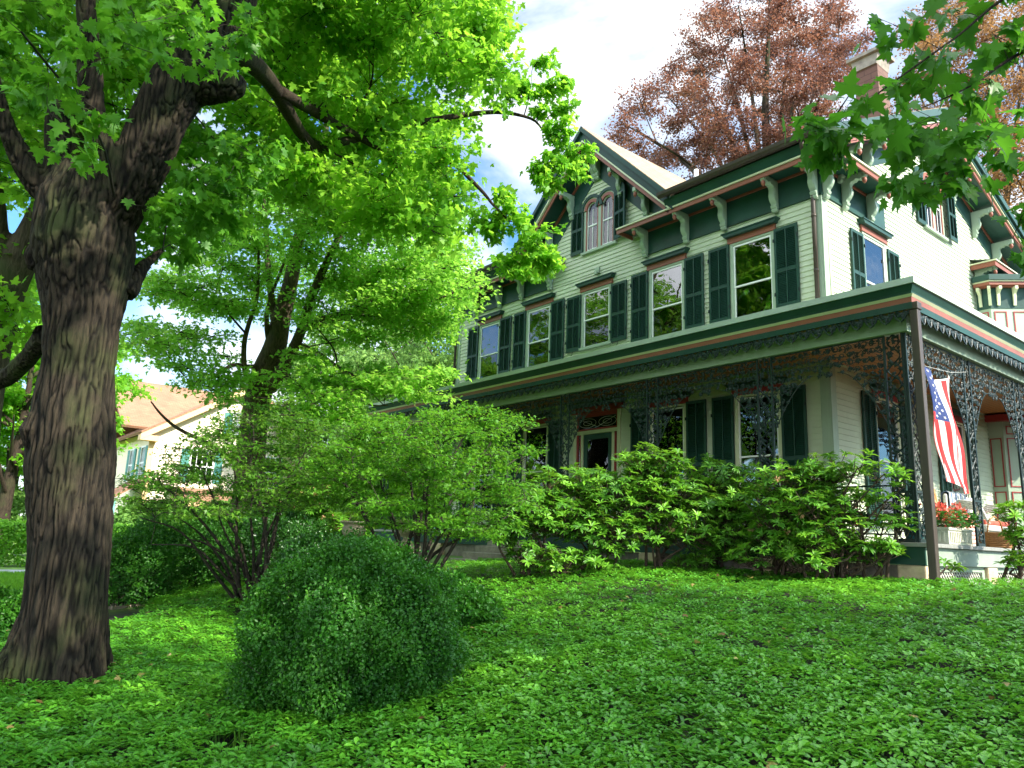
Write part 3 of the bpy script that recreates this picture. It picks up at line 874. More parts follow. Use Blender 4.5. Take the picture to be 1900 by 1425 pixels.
# ------------------------------------------------ bay window on the side
def bay(z0, z1, eave, name, y0=18.3, xo=.30, head=True):
    # footprint: short return, splayed side, front
    fp = [(XS, y0), (XS+xo, y0), (XS+xo+.75, y0+.75), (XS+xo+.75, y0+2.6), (XS, y0+3.4)]
    b = MB(); b.prism(fp, 'z', z0, z1)
    bo = b.build(name, M_TRIM, H)
    o2 = MB()
    # panels with red outlines on the splayed face and the return
    def panel(p, q, u0, u1, za, zb):
        p = Vector((*p, 0)); q = Vector((*q, 0)); d = (q-p); nrm = Vector((d.y, -d.x, 0)).normalized(); ln = d.length; d.normalize()
        def P(u, z, e): v = p+d*u+nrm*e; return (v.x, v.y, z)
        def strip(ua, ub, zc, zd):
            vs = [P(ua, zc, 0.001), P(ub, zc, .001), P(ub, zd, .001), P(ua, zd, .001), P(ua, zc, .014), P(ub, zc, .014), P(ub, zd, .014), P(ua, zd, .014)]
            o2.add(vs, [(4, 5, 6, 7), (0, 1, 5, 4), (1, 2, 6, 5), (2, 3, 7, 6), (3, 0, 4, 7)])
        t = .022
        strip(u0, u1, za, za+t); strip(u0, u1, zb-t, zb); strip(u0, u0+t, za+t, zb-t); strip(u1-t, u1, za+t, zb-t)
    return bo, fp, panel, o2
# lower bay
bo, fp, panel, o2 = bay(FZ, 4.72, None, 'lower_bay')
for (u0, u1) in ((.06, .30), (.42, .64), (.76, .98)):
    panel(fp[1], fp[2], u0, u1, 2.25, 3.05); panel(fp[1], fp[2], u0, u1, 3.15, 4.2); panel(fp[1], fp[2], u0, u1, 4.28, 4.46)
panel(fp[0], fp[1], .04, .26, 2.25, 3.05); panel(fp[0], fp[1], .04, .26, 3.15, 4.2)
panel(fp[2], fp[3], .1, 1.7, 4.28, 4.46)
o2.build('bay_panel', M_DRED, H)
mb = MB(); mb.prism([(XS, 18.18), (XS+.36, 18.18), (XS+1.16, 18.98), (XS+1.16, 21), (XS, 21.8)], 'z', 4.56, 4.70)
mb.build('bay_cornice', M_DRED, H)
mb = MB(); mb.box(XS+1.052, XS+1.075, 19.2, 20.9, 2.5, 4.2); mb.build('bay_pane', M_GLASS, H)
# upper bay
bo, fp, panel, o2 = bay(5.0, 7.66, None, 'upper_bay')
for (u0, u1) in ((.06, .32), (.46, .76)):
    panel(fp[1], fp[2], u0, u1, 5.9, 7.05)
panel(fp[0], fp[1], .05, .25, 5.9, 7.05)
o2.build('bay_panel', M_DRED, H)
mb = MB()
def off_fp(e): return [(XS+.035, 18.3-e), (XS+.30+e*.42, 18.3-e), (XS+1.05+e, 18.3+.75-e*.42), (XS+1.05+e, 20.9+e), (XS+.035, 21.7+e)]
mb.mat(0).prism(off_fp(.012), 'z', 7.12, 7.60); mb.mat(1).prism(off_fp(.16), 'z', 7.63, 7.70); mb.mat(2).prism(off_fp(.18), 'z', 7.702, 7.73); mb.mat(0).prism(off_fp(.21), 'z', 7.732, 7.86)
mb.mat(1).prism(off_fp(.10), 'z', 7.602, 7.628)
mb.build('bay_cornice', [M_TEAL, M_RED, M_CREAM], H)
mb = MB()
for i, (bx, by, a) in enumerate([(XS+.12, 18.285, 0), (XS+.30, 18.29, .3), (XS+.42, 18.40, .78), (XS+.66, 18.64, .78), (XS+.92, 18.9, .78)]):
    d = Vector((math.sin(a), -math.cos(a), 0)); s_ = Vector((math.cos(a), math.sin(a), 0))*.03
    for pr in ([(0, 0), (.15, 0), (.15, -.07), (.10, -.10), (.05, -.15), (.04, -.30), (.02, -.42), (0, -.42)],):
        n = len(pr); vs = []
        for sg in (-1, 1):
            for o_, z in pr: v = Vector((bx, by, 7.60))+d*(o_+.014)+s_*sg; vs.append((v.x, v.y, v.z+z))
        mb.add(vs, [tuple(range(n)), tuple(range(2*n-1, n-1, -1))]+[(k, k+n, (k+1) % n+n, (k+1) % n) for k in range(n)])
mb.build('bay_bracket', M_CREAM, H)
mb = MB(); mb.box(XS+1.052, XS+1.075, 19.25, 20.8, 5.9, 7.0); mb.build('bay_pane', M_GLASS, H)
p_, q_ = Vector((*fp[1], 0)), Vector((*fp[2], 0)); dd = (q_-p_).normalized(); nn = Vector((dd.y, -dd.x, 0))

# ================================================== PORCH
M_SKIRT = paint('lit_skirt_sage', (0.24, 0.29, 0.23), .5, .12, 3)  # paler skirt colour, with the light on the side run put in
PX, PY = -3.90, 9.60                  # outer roof edges
BX, BY = -4.20, 9.95                  # beam centre lines
PLX = -18.35
YE = 24.0
mb = MB()   # roof: low slope from wall to edge
def porch_roof():
    z0, z1 = 5.06, 5.16
    mb.add([(PLX, PY, z0), (PX, PY, z0), (XS, YW, z1), (PLX, YW, z1)], [(0, 1, 2, 3)])
    mb.add([(PX, PY, z0), (PX, YE, z0), (XS, YE, z1), (XS, YW, z1)], [(0, 1, 2, 3)])
    mb.box(PLX-.02, PX+.02, PY-.02, PY+.04, 5.03, 5.115)
    mb.box(PX-.04, PX+.021, PY+.041, YE, 5.03, 5.115)
porch_roof()
mb.build('porch_roof', M_ROOFM, H)
mb = MB()
def band(m, e0, z0, e1, z1, th=.05):
    """moulding band on both porch edges; e = outward offset at bottom/top"""
    mb.mat(m)
    prof = [(e0, z0), (e1, z1), (-th, z1), (-th, z0)]
    # mitred at the corner: two prisms
    vs = []; n = 4
    for (e, z) in prof: vs.append((PLX, PY-e, z))
    for (e, z) in prof: vs.append((PX+e, PY-e, z))
    for (e, z) in prof: vs.append((PX+e, YE, z))
    fs = [tuple(range(n))[::-1]]
    for s_ in (0, 1):
        for k in range(n): fs.append((s_*n+k, s_*n+(k+1) % n, (s_+1)*n+(k+1) % n, (s_+1)*n+k))
    fs.append(tuple(2*n+k for k in range(n)))
    mb.add(vs, fs)
band(0, -.04, 4.945, .0, 5.028)
band(0, -.05, 4.905, -.04, 4.943)
band(1, -.045, 4.870, -.02, 4.903)
band(2, -.052, 4.800, -.045, 4.868)
band(0, -.07, 4.715, -.06, 4.798)
mb.mat(0).box(PLX-.0, PLX+.05, PY+.06, YW, 4.72, 5.028)
mb.build('porch_fascia', [M_GREEN, M_CREAM, M_RED, M_TEAL], H)
mb = MB()
mb.box(PLX+.4, BX+.07, BY-.07, BY+.07, 4.50, 4.74); mb.box(BX-.07, BX+.07, BY+.071, YE, 4.50, 4.74)
mb.box(PLX+.4, PLX+.54, BY+.071, YW, 4.50, 4.74)
mb.build('porch_beam', M_TRIM, H, bevel=.006)
mb = MB()
mb.box(PLX+.1, PX-.06, PY+.07, YW, 4.745, 4.765); mb.box(XS, PX-.06, YW, YE, 4.745, 4.765)
mb.build('porch_ceiling', M_CEIL, H)
# boards running as thin ribs on the ceiling
mb = MB()
y = PY+.35
while y < YW: mb.box(PLX+.5, PX-.4, y, y+.006, 4.7435, 4.7448); y += .09
x = XS+.1
while x < PX-.4: mb.box(x, x+.006, YW, YE, 4.7435, 4.7448); x += .09
mb.build('ceiling_seam', M_POST, H)
mb = MB()
mb.box(PLX+.25, BX+.17, BY-.17, YW, FZ-.05, FZ); mb.box(XS, BX+.17, YW, YE, FZ-.05, FZ)
mb.build('porch_floor', M_FLOOR, H, bevel=.006)
M_PIER = paint('cut_stone', (0.52, 0.40, 0.26), .85, .25, 6, .6, 22)
pieces('porch_skirt', M_GREEN, [(PLX+.3, BX+.11, BY-.11, BY-.08, FZ-.27, FZ-.052)])  # front run coloured darker: its shade is put into the paint
pieces('porch_skirt', M_SKIRT, [(BX+.08, BX+.11, BY-.079, YE, FZ-.27, FZ-.052)])  # side run coloured paler, as its lit copy
# lattice panels and stone piers
pier_ys = [10.02, 12.0, 14.1, 16.2]
pieces('stone_pier', M_PIER, [(BX-.25, BX+.10, y-.16, y+.18, .8, FZ-.272) for y in pier_ys]+[(x-.2, x+.2, BY-.12, BY+.25, .6, FZ-.272) for x in (-6.3, -8.5, -10.7, -12.7, -14.9, -17.2)], bevel=.02)
pieces('stone_footing', M_STONE, [(PLX+.5, BX-.26, BY+.02, BY+.14, .5, FZ-.274)], bevel=.02)
def lattice(y0, y1, z0, z1):
    f = MB()
    f.mat(1).box(BX-.01, BX+.05, y0, y0+.09, z0, z1).box(BX-.01, BX+.05, y1-.09, y1, z0, z1).box(BX-.009, BX+.049, y0+.09, y1-.09, z1-.07, z1)
    a0, a1, c0, c1 = y0+.09, y1-.09, z0, z1-.07
    hgt_ = c1-c0; s_ = -hgt_
    f.mat(0)
    k = 0
    st_ = .078
    y = a0-hgt_
    while y < a1:
        for sg in (1, -1):
            ya, yb = (y, y+hgt_) if sg > 0 else (y+hgt_, y)
            # clip
            p0, p1 = Vector((ya, c0)), Vector((yb, c1))
            ts = [0, 1]
            d = p1-p0
            t0, t1 = 0.0, 1.0
            if d.x != 0:
                ta, tb = (a0-p0.x)/d.x, (a1-p0.x)/d.x
                if ta > tb: ta, tb = tb, ta
                t0, t1 = max(t0, ta), min(t1, tb)
            if t1 > t0:
                q0, q1 = p0+d*t0, p0+d*t1
                xo = BX+(.012 if sg > 0 else .022)
                w_ = .012
                f.add([(xo, q0.x-w_, q0.y), (xo, q0.x+w_, q0.y), (xo, q1.x+w_, q1.y), (xo, q1.x-w_, q1.y),
                       (xo+.007, q0.x-w_, q0.y), (xo+.007, q0.x+w_, q0.y), (xo+.007, q1.x+w_, q1.y), (xo+.007, q1.x-w_, q1.y)],
                      [(0, 3, 2, 1), (4, 5, 6, 7), (0, 1, 5, 4), (2, 3, 7, 6), (1, 2, 6, 5), (3, 0, 4, 7)])
        y += st_
    return f.build('lattice_panel', [M_CURTW, M_TRIM], H)
M_CURTW = paint('lattice_paint', (0.55, 0.54, 0.46), 0.6, 0.2, 6)
for a, b in zip(pier_ys[:-1], pier_ys[1:]): lattice(a+.19, b-.17, .9, FZ-.275)
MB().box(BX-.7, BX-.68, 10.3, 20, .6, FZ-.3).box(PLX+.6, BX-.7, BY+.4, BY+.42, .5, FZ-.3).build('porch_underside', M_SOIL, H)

# square brown post at the corner, from roof to ground
mb = MB(); mb.box(-4.00, -3.90, 9.67, 9.77, 1.0, 4.80); mb.mat(1).box(-4.015, -3.885, 9.655, 9.785, 4.70, 4.80)
mb.build('corner_post', [M_POST, M_POST], H, bevel=.01)

# ------------------------------------------------ cast iron lace
def spiral(cx, cz, r, turns, a0, sg, n=16):
    return [(cx+r*(1-.75*t)*math.cos(a0+sg*turns*2*PI*t), 0, cz+r*(1-.75*t)*math.sin(a0+sg*turns*2*PI*t)) for t in np.linspace(0, 1, n)]
def ileaf(mb, x, z, s_, a):
    pts = [(0, 0), (.22, .02), (.5, -.12), (.42, .22), (.62, .45), (.25, .5), (0, 1), (-.25, .5), (-.62, .45), (-.42, .22), (-.5, -.12), (-.22, .02)]
    ca, sa = math.cos(a), math.sin(a)
    P = [(x+s_*(px*ca-pz*sa), z+s_*(px*sa+pz*ca)) for px, pz in pts]
    n = len(P); c = (x+s_*(-.3*sa), z+s_*(.3*ca))
    vs = [(c[0], -.014, c[1])]+[(p[0], -.004, p[1]) for p in P]+[(c[0], .014, c[1])]+[(p[0], .004, p[1]) for p in P]
    fs = [(0, 1+(i+1) % n, 1+i) for i in range(n)]+[(n+1, n+2+i, n+2+(i+1) % n) for i in range(n)]
    mb.add(vs, fs)
def grapes(mb, x, z, s_):
    for (gx, gz_) in ((-.5, 0), (0, 0), (.5, 0), (-.25, -.45), (.25, -.45), (0, -.9)):
        c = (x+gx*s_, 0, z+gz_*s_); r = s_*.33
        mb.add([(c[0]-r, 0, c[2]), (c[0]+r, 0, c[2]), (c[0], -r, c[2]), (c[0], r, c[2]), (c[0], 0, c[2]-r), (c[0], 0, c[2]+r)],
               [(0, 2, 5), (2, 1, 5), (1, 3, 5), (3, 0, 5), (2, 0, 4), (1, 2, 4), (3, 1, 4), (0, 3, 4)])
def vine(mb, x0, z0, w, h, cols, rows, rnd, th=.009, inside=None):
    """vine scrolls filling a rectangle (local x right, z up)"""
    cw, chh = w/cols, h/rows
    for i in range(cols):
        for j in range(rows):
            cx, cz = x0+cw*(i+.5), z0+chh*(j+.5)
            if inside and not inside(cx, cz): continue
            sg = 1 if (i+j) % 2 else -1
            r = min(cw, chh)*.46
            mb.tube(spiral(cx, cz, r, .9, rnd.uniform(0, 6.28), sg, 10), [th]*9+[th*1.5], 4, cap=False)
            ileaf(mb, cx+rnd.uniform(-.3, .3)*cw, cz+rnd.uniform(-.3, .3)*chh, min(cw, chh)*rnd.uniform(.45, .7), rnd.uniform(0, 6.28))
            if rnd.random() < .8: ileaf(mb, cx+rnd.uniform(-.5, .5)*cw, cz+rnd.uniform(-.5, .5)*chh, min(cw, chh)*rnd.uniform(.3, .45), rnd.uniform(0, 6.28))
            if rnd.random() < .4: grapes(mb, cx+rnd.uniform(-.3, .3)*cw, cz, min(cw, chh)*.22)
            mb.tube([(cx-cw*.5, 0, cz+chh*rnd.uniform(-.5, .5)), (cx, .004, cz+chh*rnd.uniform(-.2, .2)), (cx+cw*.5, 0, cz+chh*rnd.uniform(-.5, .5))], th*.8, 4, cap=False)
def column_mb(rnd, w=.24, h=4.5-FZ):
    mb = MB()
    for s_ in (-1, 1):
        mb.box(s_*w/2-.014, s_*w/2+.014, -.014, .014, 0, h)
    n = 60
    mb.tube([(w*.34*math.sin(i/n*7*2*PI), 0, h*i/n) for i in range(n+1)], .011, 4)
    mb.tube([(-w*.34*math.sin(i/n*7*2*PI), .003, h*i/n) for i in range(n+1)], .010, 4)
    for i in range(40):
        z = h*(i+.5)/40; ileaf(mb, rnd.uniform(-.05, .05), z, rnd.uniform(.055, .075), rnd.uniform(0, 6.28))
        for s_ in (-1, 1): ileaf(mb, s_*w*.33, z+rnd.uniform(-.03, .03), .05, rnd.uniform(0, 6.28))
    mb.box(-w/2, w/2, -.02, .02, 0, .05).box(-w/2, w/2, -.015, .015, .62, .65)
    return mb
rnd = random.Random(3)
col0 = column_mb(rnd).build('lace_column', M_IRON, H, local=True)
COLX = [BX-.15, -6.28, -8.49, -10.72, -12.70, -14.9, -17.6]
COLY = [BY+.13, 11.92, 13.95, 16.1, 18.2]
put(col0, COLX[0], BY, FZ)
for x in COLX[1:]: putc(col0, x, BY, FZ)
for y in COLY: putc(col0, BX, y, FZ, PI/2)
def frieze_mb(L_, rnd, h=.40):
    """hanging lace between two columns with spandrels curving down to them; origin at top centre"""
    mb = MB()
    mb.box(-L_/2, L_/2, -.01, .01, -h*.0-.02, -.001)
    mb.tube([(-L_/2, 0, -h*.66), (L_/2, 0, -h*.66)], .006, 4)
    def low(x):   # lower outline
        d = min(x+L_/2, L_/2-x)
        return -(h+.05*math.cos(x*9)) if d > .66 else -(h+.82*(1-d/.66)**1.8)
    vine(mb, -L_/2, -1.30, L_, 1.28, int(L_/.105), 12, rnd, .0085, inside=lambda x, z: z > low(x)+.03)
    n = 40
    for s_ in (-1, 1):
        mb.tube([(s_*(L_/2-.66*t), 0, -(h+.82*(1-t)**1.8)) for t in np.linspace(0, 1, 14)], .008, 4)
    k = int(L_/.16)
    for i in range(k):
        x = -L_/2+L_*(i+.5)/k; ileaf(mb, x, low(x)+.03, .06, PI+rnd.uniform(-.4, .4))
    return mb
spans = [(a-.12, b+.12) for a, b in zip(COLX[:-1], COLX[1:])]
f0 = None
for a, b in spans:
    L_ = abs(b-a)
    o = frieze_mb(L_, rnd).build('lace_frieze', M_IRON, H, local=True)
    put(o, (a+b)/2, BY, 4.50)
for a, b in zip(COLY[:-1], COLY[1:]):
    o = frieze_mb(b-a-.24, rnd).build('lace_frieze', M_IRON, H, local=True)
    put(o, BX, (a+b)/2, 4.50, PI/2)
def fringe_mb(L_, rnd):
    mb = MB(); k = int(L_/.19)
    for i in range(k):
        x = -L_/2+L_*(i+.5)/k
        mb.tube([(x-.095, 0, -.03), (x-.05, -.01, -.13), (x, -.014, -.17), (x+.05, -.01, -.13), (x+.095, 0, -.03)], .011, 4, cap=False)
        mb.tube(spiral(x-.03, -.075, .045, .8, 1, 1, 8), .006, 4, cap=False); mb.tube(spiral(x+.05, -.06, .035, .8, 2, -1, 8), .006, 4, cap=False)
        ileaf(mb, x, -.045, .105, PI+rnd.uniform(-.3, .3)); ileaf(mb, x+.07, -.03, .085, PI+rnd.uniform(-1, 1)); ileaf(mb, x-.06, -.02, .055, rnd.uniform(2, 4.4)); grapes(mb, x+.03, -.12, .035)
    mb.box(-L_/2, L_/2, -.008, .008, -.012, 0)
    return mb
o = fringe_mb(PX-PLX-.1, rnd).build('cornice_lace', M_IRON, H, local=True); put(o, (PX+PLX)/2-.06, PY+.075, 4.735)
o = fringe_mb(14.2, rnd).build('cornice_lace', M_IRON, H, local=True); put(o, PX-.075, PY+.1+7.1, 4.735, PI/2)
# low iron railing
def rail_mb(L_, rnd, h=.72):
    mb = MB(); mb.tube([(-L_/2, 0, h), (L_/2, 0, h)], .012, 5); mb.tube([(-L_/2, 0, .1), (L_/2, 0, .1)], .010, 5)
    k = int(L_/.24)
    for i in range(k):
        x = -L_/2+L_*(i+.5)/k
        mb.tube(spiral(x, h*.68, .11, 1, PI/2, 1, 12), .007, 4); mb.tube(spiral(x, h*.36, .11, 1, -PI/2, -1, 12), .007, 4)
        mb.tube([(x-.12, 0, .1), (x-.12, 0, h)], .006, 4); ileaf(mb, x, h*.5, .05, rnd.uniform(0, 6))
    return mb
for a, b in spans[:2]+spans[3:]:
    o = rail_mb(abs(b-a), rnd).build('iron_railing', M_IRON, H, local=True); put(o, (a+b)/2, BY, FZ)
# entrance steps
mb = MB()
for i in range(5): mb.box(-12.45, -10.95, BY-.17-.3*(i+1), BY-.17-.3*i, .7, FZ-.02-.13*(i+1))
tag(mb.build('front_steps', M_STONE, None, bevel=.01), 'grey stone front steps behind the shrubs leading to the porch', 'steps')

# ================================================== porch things
# flag hanging by its short edge
def flag():
    W_, L_ = .92, 1.53
    p0 = Vector((-4.02, 9.98, 4.03)); p1 = Vector((-3.98, 10.78, 4.06))
    q0 = Vector((-4.00, 10.30, 2.56)); q1 = Vector((-3.96, 11.16, 2.47))
    def sp(u, v):   # u across, v down
        top = p0.lerp(p1, u)+Vector((0, 0, -.13*math.sin(PI*u)))
        bot = q0.lerp(q1, u)+Vector((0, 0, .04*math.sin(PI*2*u)))
        p = top.lerp(bot, v)
        w_ = .075*math.sin(u*PI*3.2+v*2.2)*(.35+.65*v)+.03*math.sin(u*11+v*5)+.02*math.sin(v*9-u*4)
        return p+Vector((w_, w_*.25, 0))+Vector((0, -.05*math.sin(v*PI), 0))
    nu, nv = 52, 60
    vs, fs, ms = [], [], []
    for j in range(nv+1):
        for i in range(nu+1): vs.append(sp(i/nu, j/nv))
    for j in range(nv):
        for i in range(nu):
            u, v = (i+.5)/nu, (j+.5)/nv
            fs.append((j*(nu+1)+i, (j+1)*(nu+1)+i, (j+1)*(nu+1)+i+1, j*(nu+1)+i+1))
            if u < 7/13 and v < .40: ms.append(2)
            elif v < .012: ms.append(1)
            else: ms.append(0 if int((1-u)*13) % 2 == 0 else 1)
    mb = MB()
    mb.v = [tuple(v) for v in vs]; mb.f = fs; mb.m = ms
    def fab(n, c):
        m, nt, out = newmat(n); L = nt.links.new
        tc = N(nt, 'ShaderNodeTexCoord'); nz = N(nt, 'ShaderNodeTexNoise', i_Scale=300.0); L(tc.outputs['Object'], nz.inputs['Vector'])
        b = N(nt, 'ShaderNodeBump', i_Strength=.2, i_Distance=.002); L(nz.outputs[0], b.inputs['Height'])
        d = N(nt, 'ShaderNodeBsdfPrincipled', i_Roughness=.75); d.inputs['Base Color'].default_value = (*c, 1); L(b.outputs[0], d.inputs['Normal'])
        t = N(nt, 'ShaderNodeBsdfTranslucent'); t.inputs[0].default_value = (*c, 1)
        mx = N(nt, 'ShaderNodeMixShader', i_0=.35); L(d.outputs[0], mx.inputs[1]); L(t.outputs[0], mx.inputs[2]); L(mx.outputs[0], out.inputs[0]); return m
    o = mb.build('flag', [fab('flag_red', (.62, .035, .04)), fab('flag_white', (.85, .84, .82)), fab('flag_blue', (.03, .06, .22))], smooth=True)
    tag(o, 'red white and blue striped flag with stars hanging between the iron porch columns', 'flag')
    s = MB()
    for c in range(9):
        for r_ in range(6 if c % 2 == 0 else 5):
            # 9 rows of 6/5 stars, turned with the hanging flag
            vv = .40*(r_*2+(1 if c % 2 == 0 else 2))/12
            uu = 7/13*(c+1)/10
            for sgn in (-1, 1):
                c0 = sp(uu, vv); du = (sp(uu+.01, vv)-c0).normalized(); dv = (sp(uu, vv+.01)-c0).normalized(); nrm = du.cross(dv)*.004*sgn
                pts = []
                for k in range(10):
                    a = k*PI/5; rr = .024 if k % 2 == 0 else .010
                    pts.append(c0+nrm+du*math.sin(a)*rr+dv*math.cos(a)*rr)
                s.add([c0+nrm*1.3]+pts, [(0, 1+k, 1+(k+1) % 10) for k in range(10)])
    ORG[o.name] = Vector((0, 0, 0))
    s.build('star', bpy.data.materials['flag_white'], o)['kind'] = 'stuff'
    t = MB(); t.tube([(-4.2, 9.99, 4.12), (-4.04, 9.98, 4.04), (-3.98, 10.79, 4.07), (-4.18, 11.9, 4.30)], .002, 4)
    t.build('flag_cord', M_WHITE, o)
flag()

def planter(x0, x1, y0, y1, z, h, label, cat='planter', seed=0, fl=620):
    cx, cy = (x0+x1)/2, (y0+y1)/2
    t = thing('planter_box', (cx, cy, z), label, cat, 'flower boxes on the porch edge')
    mb = MB(); mb.box(x0, x1, y0, y1, z+.002, z+h)
    mb.box(x0-.015, x1+.015, y0-.015, y1+.015, z+h-.03, z+h+.004)
    # fluted relief on every side
    n = max(2, int((y1-y0)/.055))
    for i in range(n):
        y = y0+.03+(y1-y0-.06)*(i+.5)/n
        mb.box(x1+.001, x1+.012, y-.014, y+.014, z+.03, z+h-.05); mb.box(x0-.012, x0-.001, y-.014, y+.014, z+.03, z+h-.05)
    n = max(2, int((x1-x0)/.055))
    for i in range(n):
        x = x0+.03+(x1-x0-.06)*(i+.5)/n
        mb.box(x-.014, x+.014, y0-.012, y0-.001, z+.03, z+h-.05)
    mb.build('box', M_PLANT, t, bevel=.004)
    rg_ = np.random.default_rng(seed+5)
    n = 900
    P = np.stack([rg_.uniform(x0-.08, x1+.10, n), rg_.uniform(y0-.08, y1+.08, n), z+h+.02+.20*rg_.random(n)**.8], 1)
    D_ = rg_.normal(0, 1, (n, 3)); D_[:, 2] = D_[:, 2]*.4+.1
    leaf_object('foliage', P, D_, np.tile([0, 0, 1.], (n, 1))+rg_.normal(0, .4, (n, 3)), .055, T_oval(.33), ML_SHRUB, t)
    n = fl
    k = rg_.normal(0, 1, (34, 3)); cen = np.stack([rg_.uniform(x0-.02, x1+.08, 34), rg_.uniform(y0, y1, 34), z+h+.08+.20*rg_.random(34)], 1)
    j = rg_.integers(0, 34, n)
    P = cen[j]+rg_.normal(0, .028, (n, 3)); D_ = unit(P-cen[j])
    leaf_object('blossom', P, D_, rg_.normal(0, 1, (n, 3)), .040, T_oval(.42), ML_FLOWER, t)
    return t
M_PLANT = paint('planter_plaster', (0.46, 0.45, 0.36), 0.75, 0.2, 8, 0.4, 40)
ML_FLOWER = leafmat('coral_petals', (0.62, 0.06, 0.05), (0.75, 0.14, 0.10), (0.85, 0.35, 0.28), (0.8, .15, .08), .3)
ML_SHRUB = leafmat('shrub_leaves', (0.018, 0.075, 0.010), (0.03, 0.12, 0.015), (0.06, 0.17, 0.025), (0.10, 0.35, 0.03), .25, .30, .6)
planter(-4.30, -4.03, 10.42, 11.18, FZ, .21, 'cream fluted planter box of coral flowers beside the corner post', seed=1)
planter(-5.45, -5.02, 9.98, 10.22, FZ, .17, 'cream planter box of red flowers behind the low iron railing', seed=2, fl=190)

def pot(x, y, z):
    mb = MB(); mb.lathe([(.001, .0), (.09, 0.002), (.115, .10), (.13, .19), (.14, .20), (.14, .225), (.12, .225), (.11, .18), (.001, .17)], (x, y, z+.002), 24)
    tag(mb.build('flower_pot', paint('glazed_teal', (.02, .12, .13), .2, .2, 4), smooth=True), 'small glazed teal flower pot on the porch floor behind the corner post', 'pot')
pot(-4.36, 10.22, FZ)

M_WOOD = paint('honey_wood', (0.55, 0.30, 0.12), 0.4, 0.25, 5, 0.2, 30, stretch=(1, 1, 6))
def chair(cx, cy, z, rz):
    t = thing('wooden_chair', (cx, cy, z), 'honey coloured spindle back wooden chair behind the flower planter', 'chair'); t.rotation_euler = (0, 0, rz)
    l = dict(local=True)
    mb = MB(); mb.prism([(-.23, -.22), (.23, -.22), (.26, .0), (.24, .22), (-.24, .22), (-.26, 0)], 'z', .42, .46); mb.build('seat', M_WOOD, t, bevel=.012, **l)
    for sx_, sy_ in ((-1, -1), (1, -1), (-1, 1), (1, 1)):
        MB().tube([(sx_*.17, sy_*.16, .42), (sx_*.22, sy_*.21, 0.002)], [.022, .014], 10).build('leg', M_WOOD, t, smooth=True, **l)
    mb = MB()
    for s_ in (-1, 1): mb.tube([(s_*.20, .19, .46), (s_*.235, .27, .86)], .014, 8)
    for i in range(6):
        x = -.15+.06*i; mb.tube([(x*.9, .20, .46), (x*1.15, .28, .86)], .007, 6)
    mb.build('spindle_back', M_WOOD, t, smooth=True, **l)
    mb = MB(); n = 12; vs = []
    for i in range(n+1):
        x = -.27+.54*i/n; y = .285+.04*(1-(x/.27)**2); zt = .955+.015*math.cos(x/.27*PI)
        vs += [(x, y-.012, .845), (x, y+.012, .845), (x, y+.012, zt), (x, y-.012, zt)]
    fs = [(0, 1, 2, 3), (4*n+3, 4*n+2, 4*n+1, 4*n)]
    for i in range(n):
        for k in range(4): fs.append((4*i+k, 4*i+(k+1) % 4, 4*i+4+(k+1) % 4, 4*i+4+k))
    mb.add(vs, fs); mb.build('top_rail', M_WOOD, t, bevel=.006, **l)
    mb = MB(); mb.tube([(-.195, -.19, .22), (.195, -.19, .22)], .010, 6); mb.tube([(-.195, .19, .2), (.195, .19, .2)], .010, 6); mb.tube([(-.2, -.19, .15), (-.2, .19, .15)], .010, 6); mb.tube([(.2, -.19, .15), (.2, .19, .15)], .010, 6)
    mb.build('stretcher', M_WOOD, t, smooth=True, **l)
chair(-4.95, 13.05, FZ, PI*.5+.25)
# striped cushion leaning under the chair and a log basket
def stripes(name, c0, c1, scale, axis=0):
    m, nt, out = newmat(name); L = nt.links.new
    tc = N(nt, 'ShaderNodeTexCoord'); w_ = N(nt, 'ShaderNodeTexWave', i_Scale=scale); w_.bands_direction = 'XYZ'[axis]
    L(tc.outputs['Object'], w_.inputs['Vector'])
    r = ramp(nt, [(0.0, c0), (.45, c0), (.55, c1), (1, c1)], w_.outputs['Fac']); r.color_ramp.interpolation = 'LINEAR'
    p = N(nt, 'ShaderNodeBsdfPrincipled', i_Roughness=.85); L(r.outputs[0], p.inputs[0]); L(p.outputs[0], out.inputs[0]); return m
M_STR = stripes('red_cream_stripe', (.70, .18, .13), (.80, .66, .50), 5.5, 2)
mb = MB(); mb.box(-.20, .20, -.27, .27, 0, .46)
o = mb.build('striped_stool', M_STR, local=True, loc=(-4.62, 12.15, FZ+.002), bevel=.05)
tag(o, 'red and cream striped upholstered footstool behind the planter box', 'footstool')
M_TH = stripes('blue_grey_stripe', (.10, .15, .24), (.42, .44, .40), 3.2, 1)
M_WICK = paint('painted_wicker', (.62, .62, .56), .7, .25, 20, .8, 60)
